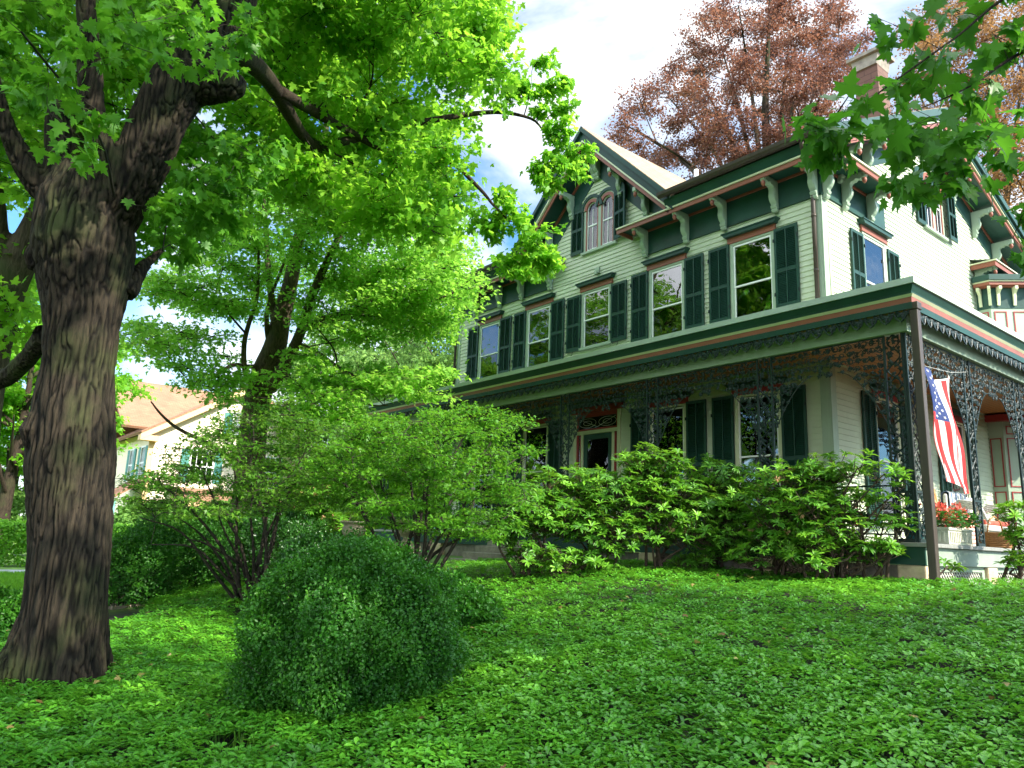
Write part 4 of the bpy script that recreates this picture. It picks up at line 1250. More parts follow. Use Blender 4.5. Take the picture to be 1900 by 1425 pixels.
def loveseat(cx, cy, z):
    t = thing('wicker_loveseat', (cx, cy, z), 'pale wicker loveseat with rounded arms at the right of the porch', 'loveseat')
    mb = MB(); mb.box(cx-.32, cx+.30, cy-.6, cy+.6, z+.34, z+.44); mb.build('seat', M_WICK, t, bevel=.03)
    mb = MB(); mb.box(cx-.40, cx-.33, cy-.62, cy+.62, z+.44, z+1.0); mb.build('backrest', M_WICK, t, bevel=.03)
    for s_ in (-1, 1):
        mb = MB()
        for k in range(4): mb.tube([(cx-.33, cy+s_*(.60+.02*k), z+.60+.03*k), (cx-.1, cy+s_*(.63+.02*k), z+.74+.04*k), (cx+.22, cy+s_*(.63+.02*k), z+.70+.04*k), (cx+.33, cy+s_*.6, z+.45)], .022, 8)
        mb.build('arm', M_WICK, t, smooth=True)
    for sx_ in (-.3, .27):
        for sy_ in (-.55, .55): MB().tube([(cx+sx_, cy+sy_, z+.36), (cx+sx_, cy+sy_, z+.002)], .022, 8).build('leg', M_WICK, t, smooth=True)
    mb = MB(); mb.box(cx-.29, cx+.27, cy-.56, cy+.56, z+.442, z+.53); mb.build('cushion', M_DRAPE, t, bevel=.03)
loveseat(-5.45, 15.6, FZ)
def throw():
    mb = MB(); n = 30
    path = [(-5.92, 2.30), (-5.90, 2.80), (-5.80, 2.83), (-5.745, 2.80), (-5.73, 2.45), (-5.72, 2.26)]
    vs = []
    for i in range(n+1):
        y = 15.02+.80*i/n
        for k, (x, z) in enumerate(path): vs.append((x+.012*math.sin(i*.9+k), y, z+.008*math.sin(i*.7)))
    m_ = len(path)
    mb.add(vs, [(i*m_+k, i*m_+k+1, (i+1)*m_+k+1, (i+1)*m_+k) for i in range(n) for k in range(m_-1)])
    o = mb.build('throw_blanket', M_TH, smooth=True); s_ = o.modifiers.new('s', 'SOLIDIFY'); s_.thickness = .012
    tag(o, 'blue and grey striped throw blanket over the back of the wicker loveseat', 'blanket')
throw()
def basket():
    t = thing('log_basket', (-4.75, 14.15, FZ), 'low brown woven basket on the porch floor before the loveseat', 'basket')
    mb = MB()
    for k in range(9): mb.lathe([(.24+.012*k, .03*k), (.262+.012*k, .03*k+.015), (.24+.012*k, .03*k+.03)], (-4.75, 14.15, FZ+.002), 20)
    mb.build('body', paint('brown_wicker', (.34, .17, .06), .6, .3, 12, .8, 50), t, smooth=True)
    mb = MB(); mb.tube([(-4.75, 13.80, FZ+.26), (-4.75, 13.9, FZ+.46), (-4.75, 14.15, FZ+.54), (-4.75, 14.4, FZ+.46), (-4.75, 14.5, FZ+.26)], .014, 8)
    mb.build('handle', bpy.data.materials['brown_wicker'], t, smooth=True)
basket()
mb = MB(); mb.tube(catmull([(-4.45, 16.9, FZ+.002), (-4.45, 16.9, FZ+.62), (-4.45, 17.0, FZ+.72), (-4.45, 17.3, FZ+.72), (-4.45, 17.4, FZ+.62), (-4.45, 17.4, FZ+.002)], 5), .022, 8)
mb.tube([(-4.9, 16.9, FZ+.42), (-4.45, 16.9, FZ+.42), (-4.45, 17.4, FZ+.42), (-4.9, 17.4, FZ+.42)], .018, 8)
mb.tube([(-4.9, 16.9, FZ+.002), (-4.9, 16.9, FZ+.9), (-4.9, 17.4, FZ+.9), (-4.9, 17.4, FZ+.002)], .020, 8)
mb.box(-4.9, -4.47, 16.93, 17.37, FZ+.43, FZ+.46)
tag(mb.build('iron_chair', M_IRON, smooth=False), 'black iron tube armchair by the panelled bay window', 'chair')

# ================================================== NEIGHBOUR HOUSE
NX = -46.2
NH = thing('neighbour_house', (NX, 15, .5), 'sunlit pale house with orange roofs seen beyond the shrubs at left', 'house')
M_NW = paint('neighbour_cream_siding', (0.84, 0.72, 0.54), .6, .05, 1, .1, 20)
M_NT = paint('neighbour_tan_trim', (.62, .42, .22), .6, .1, 2)
M_NG = paint('neighbour_green_shutter', (.05, .20, .17), .5, .2, 2)
M_NTEAL = paint('neighbour_teal_shingle', (.14, .33, .33), .6, .15, 12, .8, 10)
mb = MB()
clap(mb, 'y', NX, 1, 10.7, 20.6, .3, 10.2, [(13.0, 14.3, 4.3, 6.2), (16.8, 18.1, 4.3, 6.2), (13.0, 14.3, .9, 3.0)], lambda z: (10.7, 20.6) if z < 7 else (15.6-(10.15-z)/.62, 15.6+(10.15-z)/.62), ex=.16)
clap(mb, 'x', 10.7, -1, NX-12, NX, .3, 7.0, [(-47.9, -46.9, 4.3, 6.2), (-50.6, -49.6, 4.3, 6.2)], ex=.16)
mb.box(NX-12, NX-11.9, 10.8, 20.5, .3, 7).box(NX-12, NX, 20.5, 20.6, .3, 7)
mb.build('wall', M_NW, NH)
MB().box(NX-11.5, NX-.3, 11.1, 20.2, .3, 6.9).build('dark_room_backing', M_SHELL, NH)  # dark-coloured stand-in for unlit rooms here too
mb = MB()
slab(mb, [(NX+.6, 15.6, 10.35), (NX+.6, 10.0, 6.88), (NX-12, 10.0, 6.88), (NX-12, 15.6, 10.35)], .15)
slab(mb, [(NX+.6, 15.6, 10.35), (NX+.6, 21.2, 6.88), (NX-12, 21.2, 6.88), (NX-12, 15.6, 10.35)], .15)
slab(mb, [(-52.6, 9.2, 10.9), (-46.6, 9.2, 7.25), (-46.6, 20, 7.25), (-52.6, 20, 10.9)], .15)
slab(mb, [(-52.6, 9.2, 10.9), (-58.6, 9.2, 7.25), (-58.6, 20, 7.25), (-52.6, 20, 10.9)], .15)
slab(mb, [(NX+.05, 12.0, 3.95), (NX+2.2, 12.0, 3.15), (NX+2.2, 21, 3.15), (NX+.05, 21, 3.95)], .1)
slab(mb, [(-48.5, 25.5, 8.6), (-43.5, 21.3, 5.8), (-43.5, 30, 5.8), (-48.5, 30, 8.6)], .1)
slab(mb, [(-45.0, 10.6, 4.3), (-45.0, 9.0, 3.2), (-49.5, 9.0, 3.2), (-49.5, 10.6, 4.3)], .1)
uvbox(mb.build('roof', M_SHINGO, NH))
mb = MB()
for s_ in (-1, 1):
    mb.prism([(15.6, 10.2), (15.6+s_*5.6, 6.73), (15.6+s_*5.6, 6.40), (15.6, 9.85)], 'x', NX+.55, NX+.62)
    mb.box(NX+.05, NX+.6, 15.6+s_*5.6, 15.6+s_*4.6, 6.40, 6.70)
mb.box(NX-.05, NX+.08, 10.62, 10.9, .3, 6.8).box(NX+2.0, NX+2.2, 12, 21, 2.85, 3.10)
for y in (12.2, 14.5, 17, 19.5): mb.box(NX+1.95, NX+2.1, y, y+.15, .5, 2.9)
mb.build('trim', M_NT, NH)
mb = MB(); mb.prism([(-49.5, 3.0), (-45.2, 3.0), (-47.3, 4.35)], 'y', 8.95, 9.05); mb.build('porch_gable', M_NTEAL, NH)
mb = MB()
for a, b, s_ in ((9.0, -45.3, 1), (9.0, -49.4, 1)): mb.box(b-.08, b+.08, a, a+.16, .3, 3.0)
mb.box(-49.5, -45.2, 8.93, 9.08, 2.75, 2.99)
mb.build('porch_post', M_NTEAL, NH)
def nwin(x, y, z0, z1, w, rz):
    base = MB(); base.box(-w/2-.1, -w/2, -.05, .03, z0-.1, z1+.1).box(w/2, w/2+.1, -.05, .03, z0-.1, z1+.1).box(-w/2, w/2, -.05, .03, z1, z1+.1).box(-w/2, w/2, -.05, .03, z0-.1, z0).box(-w/2, w/2, -.03, .02, (z0+z1)/2-.04, (z0+z1)/2+.04).box(-.03, .03, -.025, .02, z0, z1)
    for k in (-.25, .25): base.box(w*k-.015, w*k+.015, -.024, .01, z0, z1)
    o = base.build('window', M_WHITE, NH, local=True, loc=Vector((x, y, 0))-Vector(NH.location), rotz=rz)
    MB().box(-w/2, w/2, -.01, -.005, z0, z1).build('pane', M_GLASS, o, local=True)
    s = MB()
    for s_ in (-1, 1): s.box(s_*(w/2+.12), s_*(w/2+.58), -.07, -.02, z0-.05, z1+.05)
    s.build('shutter', M_NG, o, local=True)
nwin(NX, 13.65, 4.35, 6.15, 1.25, PI/2); nwin(NX, 17.45, 4.35, 6.15, 1.25, PI/2); nwin(NX, 13.65, .95, 2.9, 1.25, PI/2)
nwin(-47.4, 10.7, 4.35, 6.15, .9, 0); nwin(-50.1, 10.7, 4.35, 6.15, .9, 0); nwin(NX, 15.6, 7.4, 8.6, .7, PI/2)
mb = MB(); mb.box(-47.6, -43.9, 21.0, 29, .3, 5.75); mb.build('wing_wall', M_NTEAL, NH)
# ================================================================== TREES
M_BARK = barkmat('maple_bark', (0.006, 0.005, 0.004), (0.066, 0.046, 0.031), mossf=.25)
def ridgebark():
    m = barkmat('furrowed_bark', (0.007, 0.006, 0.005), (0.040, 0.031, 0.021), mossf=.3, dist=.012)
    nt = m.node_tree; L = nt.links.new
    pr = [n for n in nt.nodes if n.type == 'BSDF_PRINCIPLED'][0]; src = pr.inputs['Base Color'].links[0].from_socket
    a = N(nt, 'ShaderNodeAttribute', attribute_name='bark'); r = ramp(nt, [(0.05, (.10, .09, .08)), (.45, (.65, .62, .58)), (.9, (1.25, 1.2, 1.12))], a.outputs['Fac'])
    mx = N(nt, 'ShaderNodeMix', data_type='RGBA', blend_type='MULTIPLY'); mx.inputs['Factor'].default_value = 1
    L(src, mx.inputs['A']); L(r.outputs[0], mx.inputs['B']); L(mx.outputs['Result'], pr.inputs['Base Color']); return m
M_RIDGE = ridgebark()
M_BARK2 = barkmat('grey_bark', (0.035, 0.028, 0.02), (0.17, 0.13, 0.085), mossf=.4, sc=.8)
M_TWIG = paint('twig_bark', (0.028, 0.021, 0.015), .85, .3, 8, .3, 40)
M_TWIG2 = paint('brown_stem_bark', (0.06, 0.038, 0.025), .85, .3, 8, .3, 40)
ML_MAPLE = leafmat('maple_leaves', (0.08, 0.25, 0.018), (0.135, 0.36, 0.022), (0.22, 0.46, 0.03), (0.46, 0.86, 0.06), .56, .45, .3)
ML_MAPLE3 = leafmat('airy_maple_leaves', (0.11, 0.29, 0.03), (0.17, 0.41, 0.04), (0.26, 0.51, 0.06), (0.50, 0.90, 0.11), .58, .45, .3)
ML_TOPR = leafmat('silhouette_maple_leaves', (0.028, 0.11, 0.010), (0.050, 0.17, 0.013), (0.085, 0.24, 0.018), (0.17, 0.50, 0.03), .42, .4, .3)  # darker copy of the maple leaves, with silhouette shade put into the colour
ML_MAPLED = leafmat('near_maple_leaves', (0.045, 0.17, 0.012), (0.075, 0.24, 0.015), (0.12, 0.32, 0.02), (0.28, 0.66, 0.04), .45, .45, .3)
ML_BEECH = leafmat('copper_beech_leaves', (0.065, 0.030, 0.030), (0.13, 0.060, 0.045), (0.25, 0.135, 0.062), (0.40, 0.165, 0.095), .45, .4, .4)
ML_JM = leafmat('fine_leaves', (0.06, 0.20, 0.014), (0.10, 0.29, 0.018), (0.16, 0.38, 0.025), (0.34, 0.70, 0.04), .42, .45, .3)
ML_JM2 = leafmat('layered_shrub_leaves', (0.045, 0.16, 0.012), (0.075, 0.23, 0.016), (0.13, 0.33, 0.022), (0.28, 0.62, 0.035), .42, .45, .3)
ML_JMD = leafmat('dull_fine_leaves', (0.05, 0.15, 0.015), (0.08, 0.21, 0.02), (0.14, 0.28, 0.03), (0.26, 0.55, 0.04), .42, .45, .3)
ML_RH = leafmat('rhododendron_leaves', (0.03, 0.10, 0.012), (0.085, 0.25, 0.018), (0.21, 0.45, 0.035), (0.32, 0.62, 0.04), .32, .40, .35)
ML_PACH = leafmat('pachysandra_leaves', (0.045, 0.18, 0.014), (0.085, 0.29, 0.020), (0.17, 0.43, 0.028), (0.28, 0.66, 0.04), .28, .36, .4)
ML_BOX = leafmat('boxwood_leaves', (0.013, 0.072, 0.007), (0.028, 0.12, 0.010), (0.070, 0.22, 0.018), (0.12, 0.42, 0.02), .25, .42, .25)
ML_FAR = leafmat('far_leaves', (0.06, 0.16, 0.03), (0.11, 0.24, 0.045), (0.17, 0.32, 0.06), (0.30, 0.52, 0.08), .4, .6, .2)
ML_FARP = leafmat('pale_far_leaves', (0.10, 0.22, 0.05), (0.16, 0.31, 0.07), (0.24, 0.40, 0.10), (0.36, 0.58, 0.12), .4, .6, .2)

def finish_trunk(mb, name, mat, parent, voxel=.03, smooth_it=6, ridge=0.0):
    """fuse the limbs into one skin and carve bark furrows into it"""
    o = mb.build(name, mat, parent, smooth=True)
    r = o.modifiers.new('r', 'REMESH'); r.mode = 'VOXEL'; r.voxel_size = voxel; r.use_smooth_shade = True
    s = o.modifiers.new('s', 'SMOOTH'); s.iterations = smooth_it; s.factor = .5
    if ridge:
        dg = bpy.context.evaluated_depsgraph_get()
        me = bpy.data.meshes.new_from_object(o.evaluated_get(dg))
        o.modifiers.clear()
        n = len(me.vertices)
        co = np.empty(n*3, np.float32); me.vertices.foreach_get('co', co); co = co.reshape(-1, 3)
        no = np.empty(n*3, np.float32); me.vertex_normals.foreach_get('vector', no); no = no.reshape(-1, 3)
        h = np.empty(n); hb = np.empty(n, np.float32)
        for i in range(n):
            p = co[i]
            a = noise.noise(Vector((p[0]*27+noise.noise(Vector((p[0]*6, p[1]*6, p[2]*5)))*.8, p[1]*27, p[2]*2.0)))
            b = noise.noise(Vector((p[0]*41+5, p[1]*41, p[2]*7)))
            c = noise.noise(Vector((p[0]*3.2, p[1]*3.2, p[2]*1.1+9)))
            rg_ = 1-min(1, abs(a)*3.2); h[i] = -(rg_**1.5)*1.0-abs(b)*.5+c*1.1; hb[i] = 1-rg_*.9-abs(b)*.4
        co = co+no*(h[:, None]*ridge)
        me.vertices.foreach_set('co', co.astype(np.float32).ravel())
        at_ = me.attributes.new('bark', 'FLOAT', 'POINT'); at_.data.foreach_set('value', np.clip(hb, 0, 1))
        me.polygons.foreach_set('use_smooth', np.ones(len(me.polygons), bool))
        me.update()
        old = o.data; o.data = me; bpy.data.meshes.remove(old)
        if not me.materials: me.materials.append(mat)
    return o

def px(pts):
    """photo path with distance and width in photo pixels -> points and radii in metres"""
    return [at(x, y, d) for x, y, d, w in pts], [w*d/F/2*F/math.hypot(F, x-950)*(.95 if w > 60 else 1) for x, y, d, w in pts]

# ---- big maple in the foreground
TB = at(110, 1285, 6.0); TB.z = gz(TB.x, TB.y)
T1 = thing('maple_tree', TB, 'big dark rough barked maple trunk with spreading limbs standing at the left', 'tree')
sk = []
mb = MB()
def lp(pts, n=12, sub=4): a, b = px(pts); return limb(mb, sk, a, b, n, sub)
lp([(96, 1370, 6.0, 290), (104, 1290, 6.0, 215), (114, 1200, 6.05, 186), (125, 1100, 6.12, 170), (131, 1000, 6.2, 168), (131, 860, 6.32, 184), (138, 760, 6.4, 168), (148, 680, 6.46, 146), (151, 610, 6.5, 150), (155, 540, 6.58, 180), (158, 460, 6.63, 208), (160, 380, 6.7, 190), (185, 320, 6.75, 150)], 20)
# root flare
for ang in (2.3, 3.1, 3.9, 4.7):
    d = Vector((math.cos(ang), math.sin(ang), 0)); b0 = Vector(TB)
    mb.tube([b0+d*.20+Vector((0, 0, .75)), b0+d*.30+Vector((0, 0, .32)), b0+d*.42+Vector((0, 0, .08)), b0+d*.58+Vector((0, 0, -.15))], [.12, .14, .13, .10], 8)
# burls
mb.lathe([(.001, -.14), (.10, -.10), (.14, 0), (.10, .10), (.001, .14)], tuple(at(78, 480, 6.5)), 12)
mb.lathe([(.001, -.2), (.10, -.14), (.15, 0), (.10, .14), (.001, .2)], tuple(at(72, 800, 6.2)), 12)
lp([(200, 400, 6.7, 130), (262, 300, 6.75, 118), (300, 210, 6.8, 112), (350, 130, 6.9, 120), (405, 50, 7.0, 120), (440, -60, 7.2, 110), (500, -260, 7.6, 90), (560, -520, 8.2, 60)], 14)
lp([(330, 160, 6.85, 95), (395, 155, 6.9, 82), (438, 160, 6.95, 55), (455, 165, 6.97, 30)], 10)
lp([(215, 380, 6.6, 60), (210, 300, 6.55, 48), (180, 230, 6.5, 42), (165, 120, 6.5, 46), (158, 0, 6.55, 46), (150, -180, 6.8, 42), (130, -420, 7.2, 32)], 10)
lp([(170, 420, 6.7, 110), (120, 350, 6.7, 90), (112, 280, 6.72, 60), (108, 215, 6.75, 46), (118, 190, 6.76, 30)], 10)
lp([(140, 400, 6.65, 90), (80, 350, 6.6, 62), (38, 290, 6.55, 50), (8, 225, 6.5, 40), (-20, 120, 6.5, 34), (-60, -60, 6.6, 28)], 10)
lp([(235, 545, 6.7, 40), (262, 500, 6.9, 30), (285, 478, 7.1, 22), (302, 462, 7.2, 14)], 8)
lp([(85, 620, 6.6, 60), (60, 655, 6.9, 44), (25, 690, 7.3, 42), (-10, 712, 7.7, 38), (-60, 735, 8.2, 30)], 8)
# long reaching limbs over the garden
mbl = MB(); mb_keep = mb; mb = mbl
lp([(400, 60, 7.0, 60), (500, 150, 8.2, 34), (575, 265, 9.6, 20), (640, 262, 10.3, 17), (720, 240, 10.8, 15), (830, 218, 11.2, 11), (920, 208, 11.5, 8), (985, 220, 11.6, 5), (1010, 245, 11.6, 3)], 7)
lp([(520, 170, 8.4, 24), (640, 240, 10.2, 16), (760, 300, 10.8, 10), (830, 298, 11.0, 9), (890, 350, 11.1, 7), (915, 380, 11.1, 5), (945, 410, 11.1, 3)], 7)
lp([(430, -20, 7.2, 60), (560, -60, 9.0, 40), (700, -30, 11, 28), (800, 60, 12.5, 18), (880, 60, 13, 10)], 8)
mb = mb_keep
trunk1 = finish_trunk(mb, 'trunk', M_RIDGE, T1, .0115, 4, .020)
cr = Crown(sk, .5)
# large leaves close overhead
for x, y, d in region_pts([(-120, -120), (560, -120), (470, 120), (330, 90), (260, 60), (190, 120), (100, 60), (60, 260), (-120, 330)], 40, 6.9, 10.0, 28):
    cr.blob(at(x, y, d), (.45, .45, .16), 10, 11, .098, droop=.6, jit=.07, maxlen=1.2, spread=.45)
for x, y, d in [(40, 60, 4.4), (90, 150, 4.9), (30, 190, 5.2), (135, 285, 4.9), (185, 215, 5.3), (215, 120, 5.0), (250, 25, 4.6), (345, 25, 5.2), (300, 85, 5.4), (352, 110, 5.1), (380, 40, 5.6), (425, 95, 6.2), (455, 60, 5.8), (330, 60, 5.6), (480, 30, 6.0), (150, 40, 5.0)]:
    cr.blob(at(x, y, d), (.26, .26, .10), 6, 6, .088, droop=.8, jit=.05, maxlen=.8, spread=.5)
for x, y, d in region_pts([(255, 300), (420, 210), (520, 300), (430, 420), (330, 470), (262, 470), (262, 400)], 26, 6.6, 9.5, 30):
    cr.blob(at(x, y, d), (.38, .38, .20), 10, 12, .09, droop=.9, jit=.06, maxlen=1.0, spread=.5)
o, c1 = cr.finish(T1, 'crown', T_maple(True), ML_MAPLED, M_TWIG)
mbl.build('limb', M_BARK, T1, smooth=True)
cr2 = Crown(sk)
out1 = [(470, -150), (925, -140), (912, 40), (918, 130), (902, 180), (865, 215), (840, 300), (880, 345), (862, 400), (835, 440), (800, 430), (700, 420), (560, 380), (440, 300), (400, 150)]
for x, y, d in region_pts(out1, 225, 9.0, 14.5, 20):
    cr2.blob(at(x, y, d), (.62, .62, .24), 12, 21, .092, droop=.5, jit=.10, maxlen=1.6, spread=.45)
for x, y, d, r in [(985, 160, 11.5, .2), (1015, 110, 11.6, .16), (1030, 165, 11.6, .26), (1050, 205, 11.6, .26), (1035, 240, 11.5, .30), (1060, 260, 11.6, .34), (1078, 285, 11.6, .22), (1040, 300, 11.6, .36), (1065, 320, 11.5, .22), (1010, 330, 11.6, .22), (1020, 345, 11.5, .3), (1000, 310, 11.5, .16),
                   (940, 185, 11.3, .3), (962, 160, 11.4, .2), (1045, 150, 11.6, .14), (1000, 205, 11.6, .15),
                   (930, 360, 11.2, .2), (955, 385, 11.1, .24), (975, 430, 11.0, .36), (1000, 455, 11.0, .42), (965, 470, 11.0, .34), (1015, 490, 11.0, .28), (940, 490, 11.0, .22), (985, 500, 11.0, .3), (925, 430, 11.2, .28), (905, 410, 11.2, .34), (960, 510, 10.9, .14), (885, 395, 11.2, .4)]:
    cr2.blob(at(x, y, d), (r*1.1, r*1.1, r*.8), 8, int(8+44*r), .088, droop=.8, jit=.05, maxlen=.6, spread=.5)
rs = np.random.default_rng(77)
for k in range(150):      # the top of the crown, above the picture
    a_ = rs.uniform(0, 2*PI); rr = 5.2*math.sqrt(rs.random())
    c_ = (TB.x+.8+rr*math.cos(a_), TB.y+rr*math.sin(a_)*.9, rs.uniform(7.6, 12.5)-.12*rr)
    v_ = np.array(c_)-CAMP; dz_ = v_@CF; qx, qy = 950+F*(v_@CR)/dz_, 712.5-F*(v_@CU)/dz_
    if dz_ > 0 and qy > -110 and qx > 420: continue
    cr2.blob(c_, (.8, .8, .3), 10, 12, .15, droop=.5, jit=.12, maxlen=1.8)
o, c2 = cr2.finish(T1, 'outer_crown', T_maple(False), ML_MAPLE, M_TWIG, 'outer_twigs')

# ---- second maple just behind, pale bark
b2 = at(-60, 1120, 9.5); b2.z = gz(b2.x, b2.y)
T2 = thing('maple_tree', b2, 'paler leaning maple trunk forking behind the big dark one', 'tree')
sk = []; mb = MB()
a, b = px([(-75, 1140, 9.4, 170), (-60, 950, 9.5, 120), (-45, 780, 9.6, 105), (-20, 640, 9.7, 95), (20, 520, 9.7, 78), (70, 420, 9.8, 68), (115, 320, 9.9, 58), (138, 240, 10, 50), (185, 90, 10.2, 44), (205, -60, 10.5, 36), (230, -260, 11, 26)]); limb(mb, sk, a, b, 12, 4)
a, b = px([(-10, 560, 9.7, 70), (-2, 480, 9.7, 40), (0, 400, 9.6, 30), (-12, 300, 9.6, 26), (-30, 120, 9.7, 22), (-40, -150, 10, 18)]); limb(mb, sk, a, b, 10, 4)
a, b = px([(185, 90, 10.2, 36), (225, 40, 10.4, 26), (270, 10, 10.8, 20), (330, -60, 11.5, 14)]); limb(mb, sk, a, b, 8, 4)
finish_trunk(mb, 'trunk', M_BARK2, T2, .035, 3)
cr = Crown(sk)
for x, y, d in region_pts([(-140, -140), (420, -140), (420, 60), (260, 330), (300, 420), (230, 330), (100, 330), (60, 420), (60, 620), (-140, 700)], 150, 8.8, 14, 22):
    cr.blob(at(x, y, d), (.6, .6, .25), 11, 13, .11, droop=.5, jit=.10, maxlen=1.5, spread=.45)
cr.finish(T2, 'crown', T_maple(False), ML_MAPLE, M_TWIG)

# ---- middle maple
b3 = at(468, 1010, 17.5); b3.z = gz(b3.x, b3.y)
T3 = thing('maple_tree', b3, 'leaning forked maple with bright layered foliage between the pale house and the green one', 'tree')
sk = []; mb = MB()
def lp3(pts, n=9): a, b = px(pts); return limb(mb, sk, a, b, n, 4)
lp3([(455, 1040, 17.4, 74), (462, 900, 17.3, 58), (472, 780, 17.2, 52), (488, 700, 17.1, 50), (510, 645, 17, 44), (522, 590, 17, 36), (540, 520, 16.9, 28), (555, 440, 16.8, 22), (590, 330, 16.6, 16), (610, 200, 16.4, 10)], 12)
lp3([(500, 720, 17, 30), (528, 680, 16.8, 24), (556, 620, 16.5, 20), (575, 560, 16.2, 18), (600, 500, 16, 15), (640, 420, 15.8, 12), (700, 330, 15.6, 8), (750, 230, 15.4, 5)])
lp3([(560, 612, 16.4, 14), (600, 590, 16, 11), (650, 580, 15.8, 10), (710, 565, 15.5, 9), (790, 560, 15.2, 6), (840, 545, 15, 3)])
lp3([(560, 612, 16.4, 10), (640, 592, 16.4, 8), (700, 582, 16.6, 6), (770, 566, 16.8, 4), (820, 560, 17, 2)])
lp3([(548, 636, 16.8, 11), (590, 655, 16.2, 9), (640, 690, 15.6, 8), (700, 712, 15.2, 6), (760, 718, 15, 5), (810, 722, 14.8, 2)])
lp3([(530, 680, 16.9, 14), (540, 710, 16.6, 11), (580, 735, 16.1, 10), (612, 758, 15.8, 8), (632, 790, 15.6, 4)])
lp3([(604, 748, 15.9, 6), (640, 742, 15.6, 5), (690, 752, 15.4, 3), (720, 752, 15.2, 2)])
lp3([(490, 725, 17, 14), (470, 715, 16.7, 11), (455, 690, 16.5, 11), (453, 640, 16.4, 10), (462, 600, 16.3, 9), (475, 560, 16.2, 8), (480, 500, 16.1, 6), (478, 420, 16, 4)])
lp3([(482, 680, 17, 10), (455, 680, 16.6, 9), (430, 678, 16.4, 8), (395, 700, 16.1, 7), (355, 712, 15.9, 3)])
lp3([(512, 610, 17, 18), (505, 560, 17, 14), (498, 500, 17.1, 12), (492, 400, 17.2, 9), (480, 300, 17.3, 6)])
lp3([(515, 630, 17, 22), (535, 560, 17.2, 18), (545, 480, 17.4, 14), (560, 380, 17.6, 10), (560, 250, 18, 6)])
lp3([(500, 640, 17, 12), (495, 600, 16.8, 10), (500, 560, 16.7, 7), (530, 480, 16.5, 5)])
lp3([(462, 860, 17.1, 10), (430, 850, 16.6, 9), (380, 820, 16.0, 8), (330, 795, 15.6, 7), (300, 770, 15.3, 5), (280, 745, 15.1, 3)])
mb.build('trunk', M_BARK2, T3, smooth=True)
cr = Crown(sk)
out3 = [(235, 560), (330, 480), (300, 430), (400, 380), (450, 300), (560, 280), (700, 330), (800, 380), (860, 430), (850, 500), (870, 540), (810, 600), (700, 610), (560, 600), (440, 600), (330, 560)]
for x, y, d in region_pts(out3, 215, 13.8, 20, 17):
    if 470 < x < 560 and y > 540 and d < 17: d = 18.5+random.random()
    cr.blob(at(x, y, d), (.8, .8, .15), 12, 17, .085, droop=.3, jit=.11, maxlen=1.8, spread=.3)
for x, y, d in region_pts([(600, 500), (860, 500), (880, 560), (850, 640), (760, 620), (640, 640)], 34, 14, 17.5, 16):
    cr.blob(at(x, y, d), (.7, .7, .14), 12, 17, .085, droop=.3, jit=.10, maxlen=1.4, spread=.3)
for x, y, d in region_pts([(215, 590), (340, 610), (440, 620), (470, 700), (430, 770), (400, 735), (330, 705), (260, 680), (225, 660)], 24, 13.5, 17, 24):
    cr.blob(at(x, y, d), (.9, .9, .10), 12, 17, .085, droop=.25, jit=.10, maxlen=1.5, spread=.25)
for x, y, d in region_pts([(560, 640), (640, 690), (720, 735), (800, 740), (835, 690), (700, 680), (640, 780), (560, 780), (540, 720)], 40, 13.5, 16.5, 20):
    cr.blob(at(x, y, d), (.7, .7, .12), 10, 13, .10, droop=.25, jit=.08, maxlen=1.2, spread=.25)
cr.finish(T3, 'crown', T_maple(False), ML_MAPLE3, M_TWIG)

def generic_tree(base, h, R, mat, label, n_blob, tmpl, size, per=14, cat='tree', name='maple_tree', tr=.22, group=None, low=.35, bark=None, seed=1, flat=.5, twigs=12, top=1.0, fan=False):
    base = Vector(base); base.z = gz(base.x, base.y)
    t = thing(name, base, label, cat, group)
    rs = np.random.default_rng(seed)
    sk = []; mb = MB()
    limb(mb, sk, [base+Vector((0, 0, -.3)), base+Vector((.1, 0, h*.25)), base+Vector((.15, .1, h*.5)), base+Vector((0, .1, h*.85))], [tr*1.25, tr, tr*.7, tr*.15], 10, 4)
    for k in range(14):
        a = k*2.4+rs.random(); z0 = h*(.22+.5*rs.random()) if not fan else h*(.12+.25*rs.random())
        ln = R*(.8+.2*rs.random()); up = h*(.12+.2*rs.random()) if not fan else h*(.45+.25*rs.random())
        d = Vector((math.cos(a), math.sin(a), 0))
        if fan: ln *= .75
        limb(mb, sk, [base+Vector((.1, .05, z0)), base+d*ln*.4+Vector((0, 0, z0+up*.45)), base+d*ln*.75+Vector((0, 0, z0+up*.8)), base+d*ln*.98+Vector((0, 0, z0+up))], [tr*.35, tr*.25, tr*.14, .015], 6, 3)
    mb.build('trunk', bark or M_BARK, t, smooth=True)
    cr = Crown(sk)
    for k in range(n_blob):
        u = rs.normal(size=3); u /= np.linalg.norm(u); rr = rs.random()**.45
        c = np.array([u[0]*R*rr, u[1]*R*rr, h*(low+(top-low)*(.5+.5*u[2]*rr))])
        b_ = R*.17
        cr.blob(np.array(base)+c, (b_, b_, b_*flat), twigs, per, size, droop=.4, jit=.10*size/.1, maxlen=R*.35, spread=.45)
    cr.finish(t, 'crown', tmpl, mat, M_TWIG)
    return t

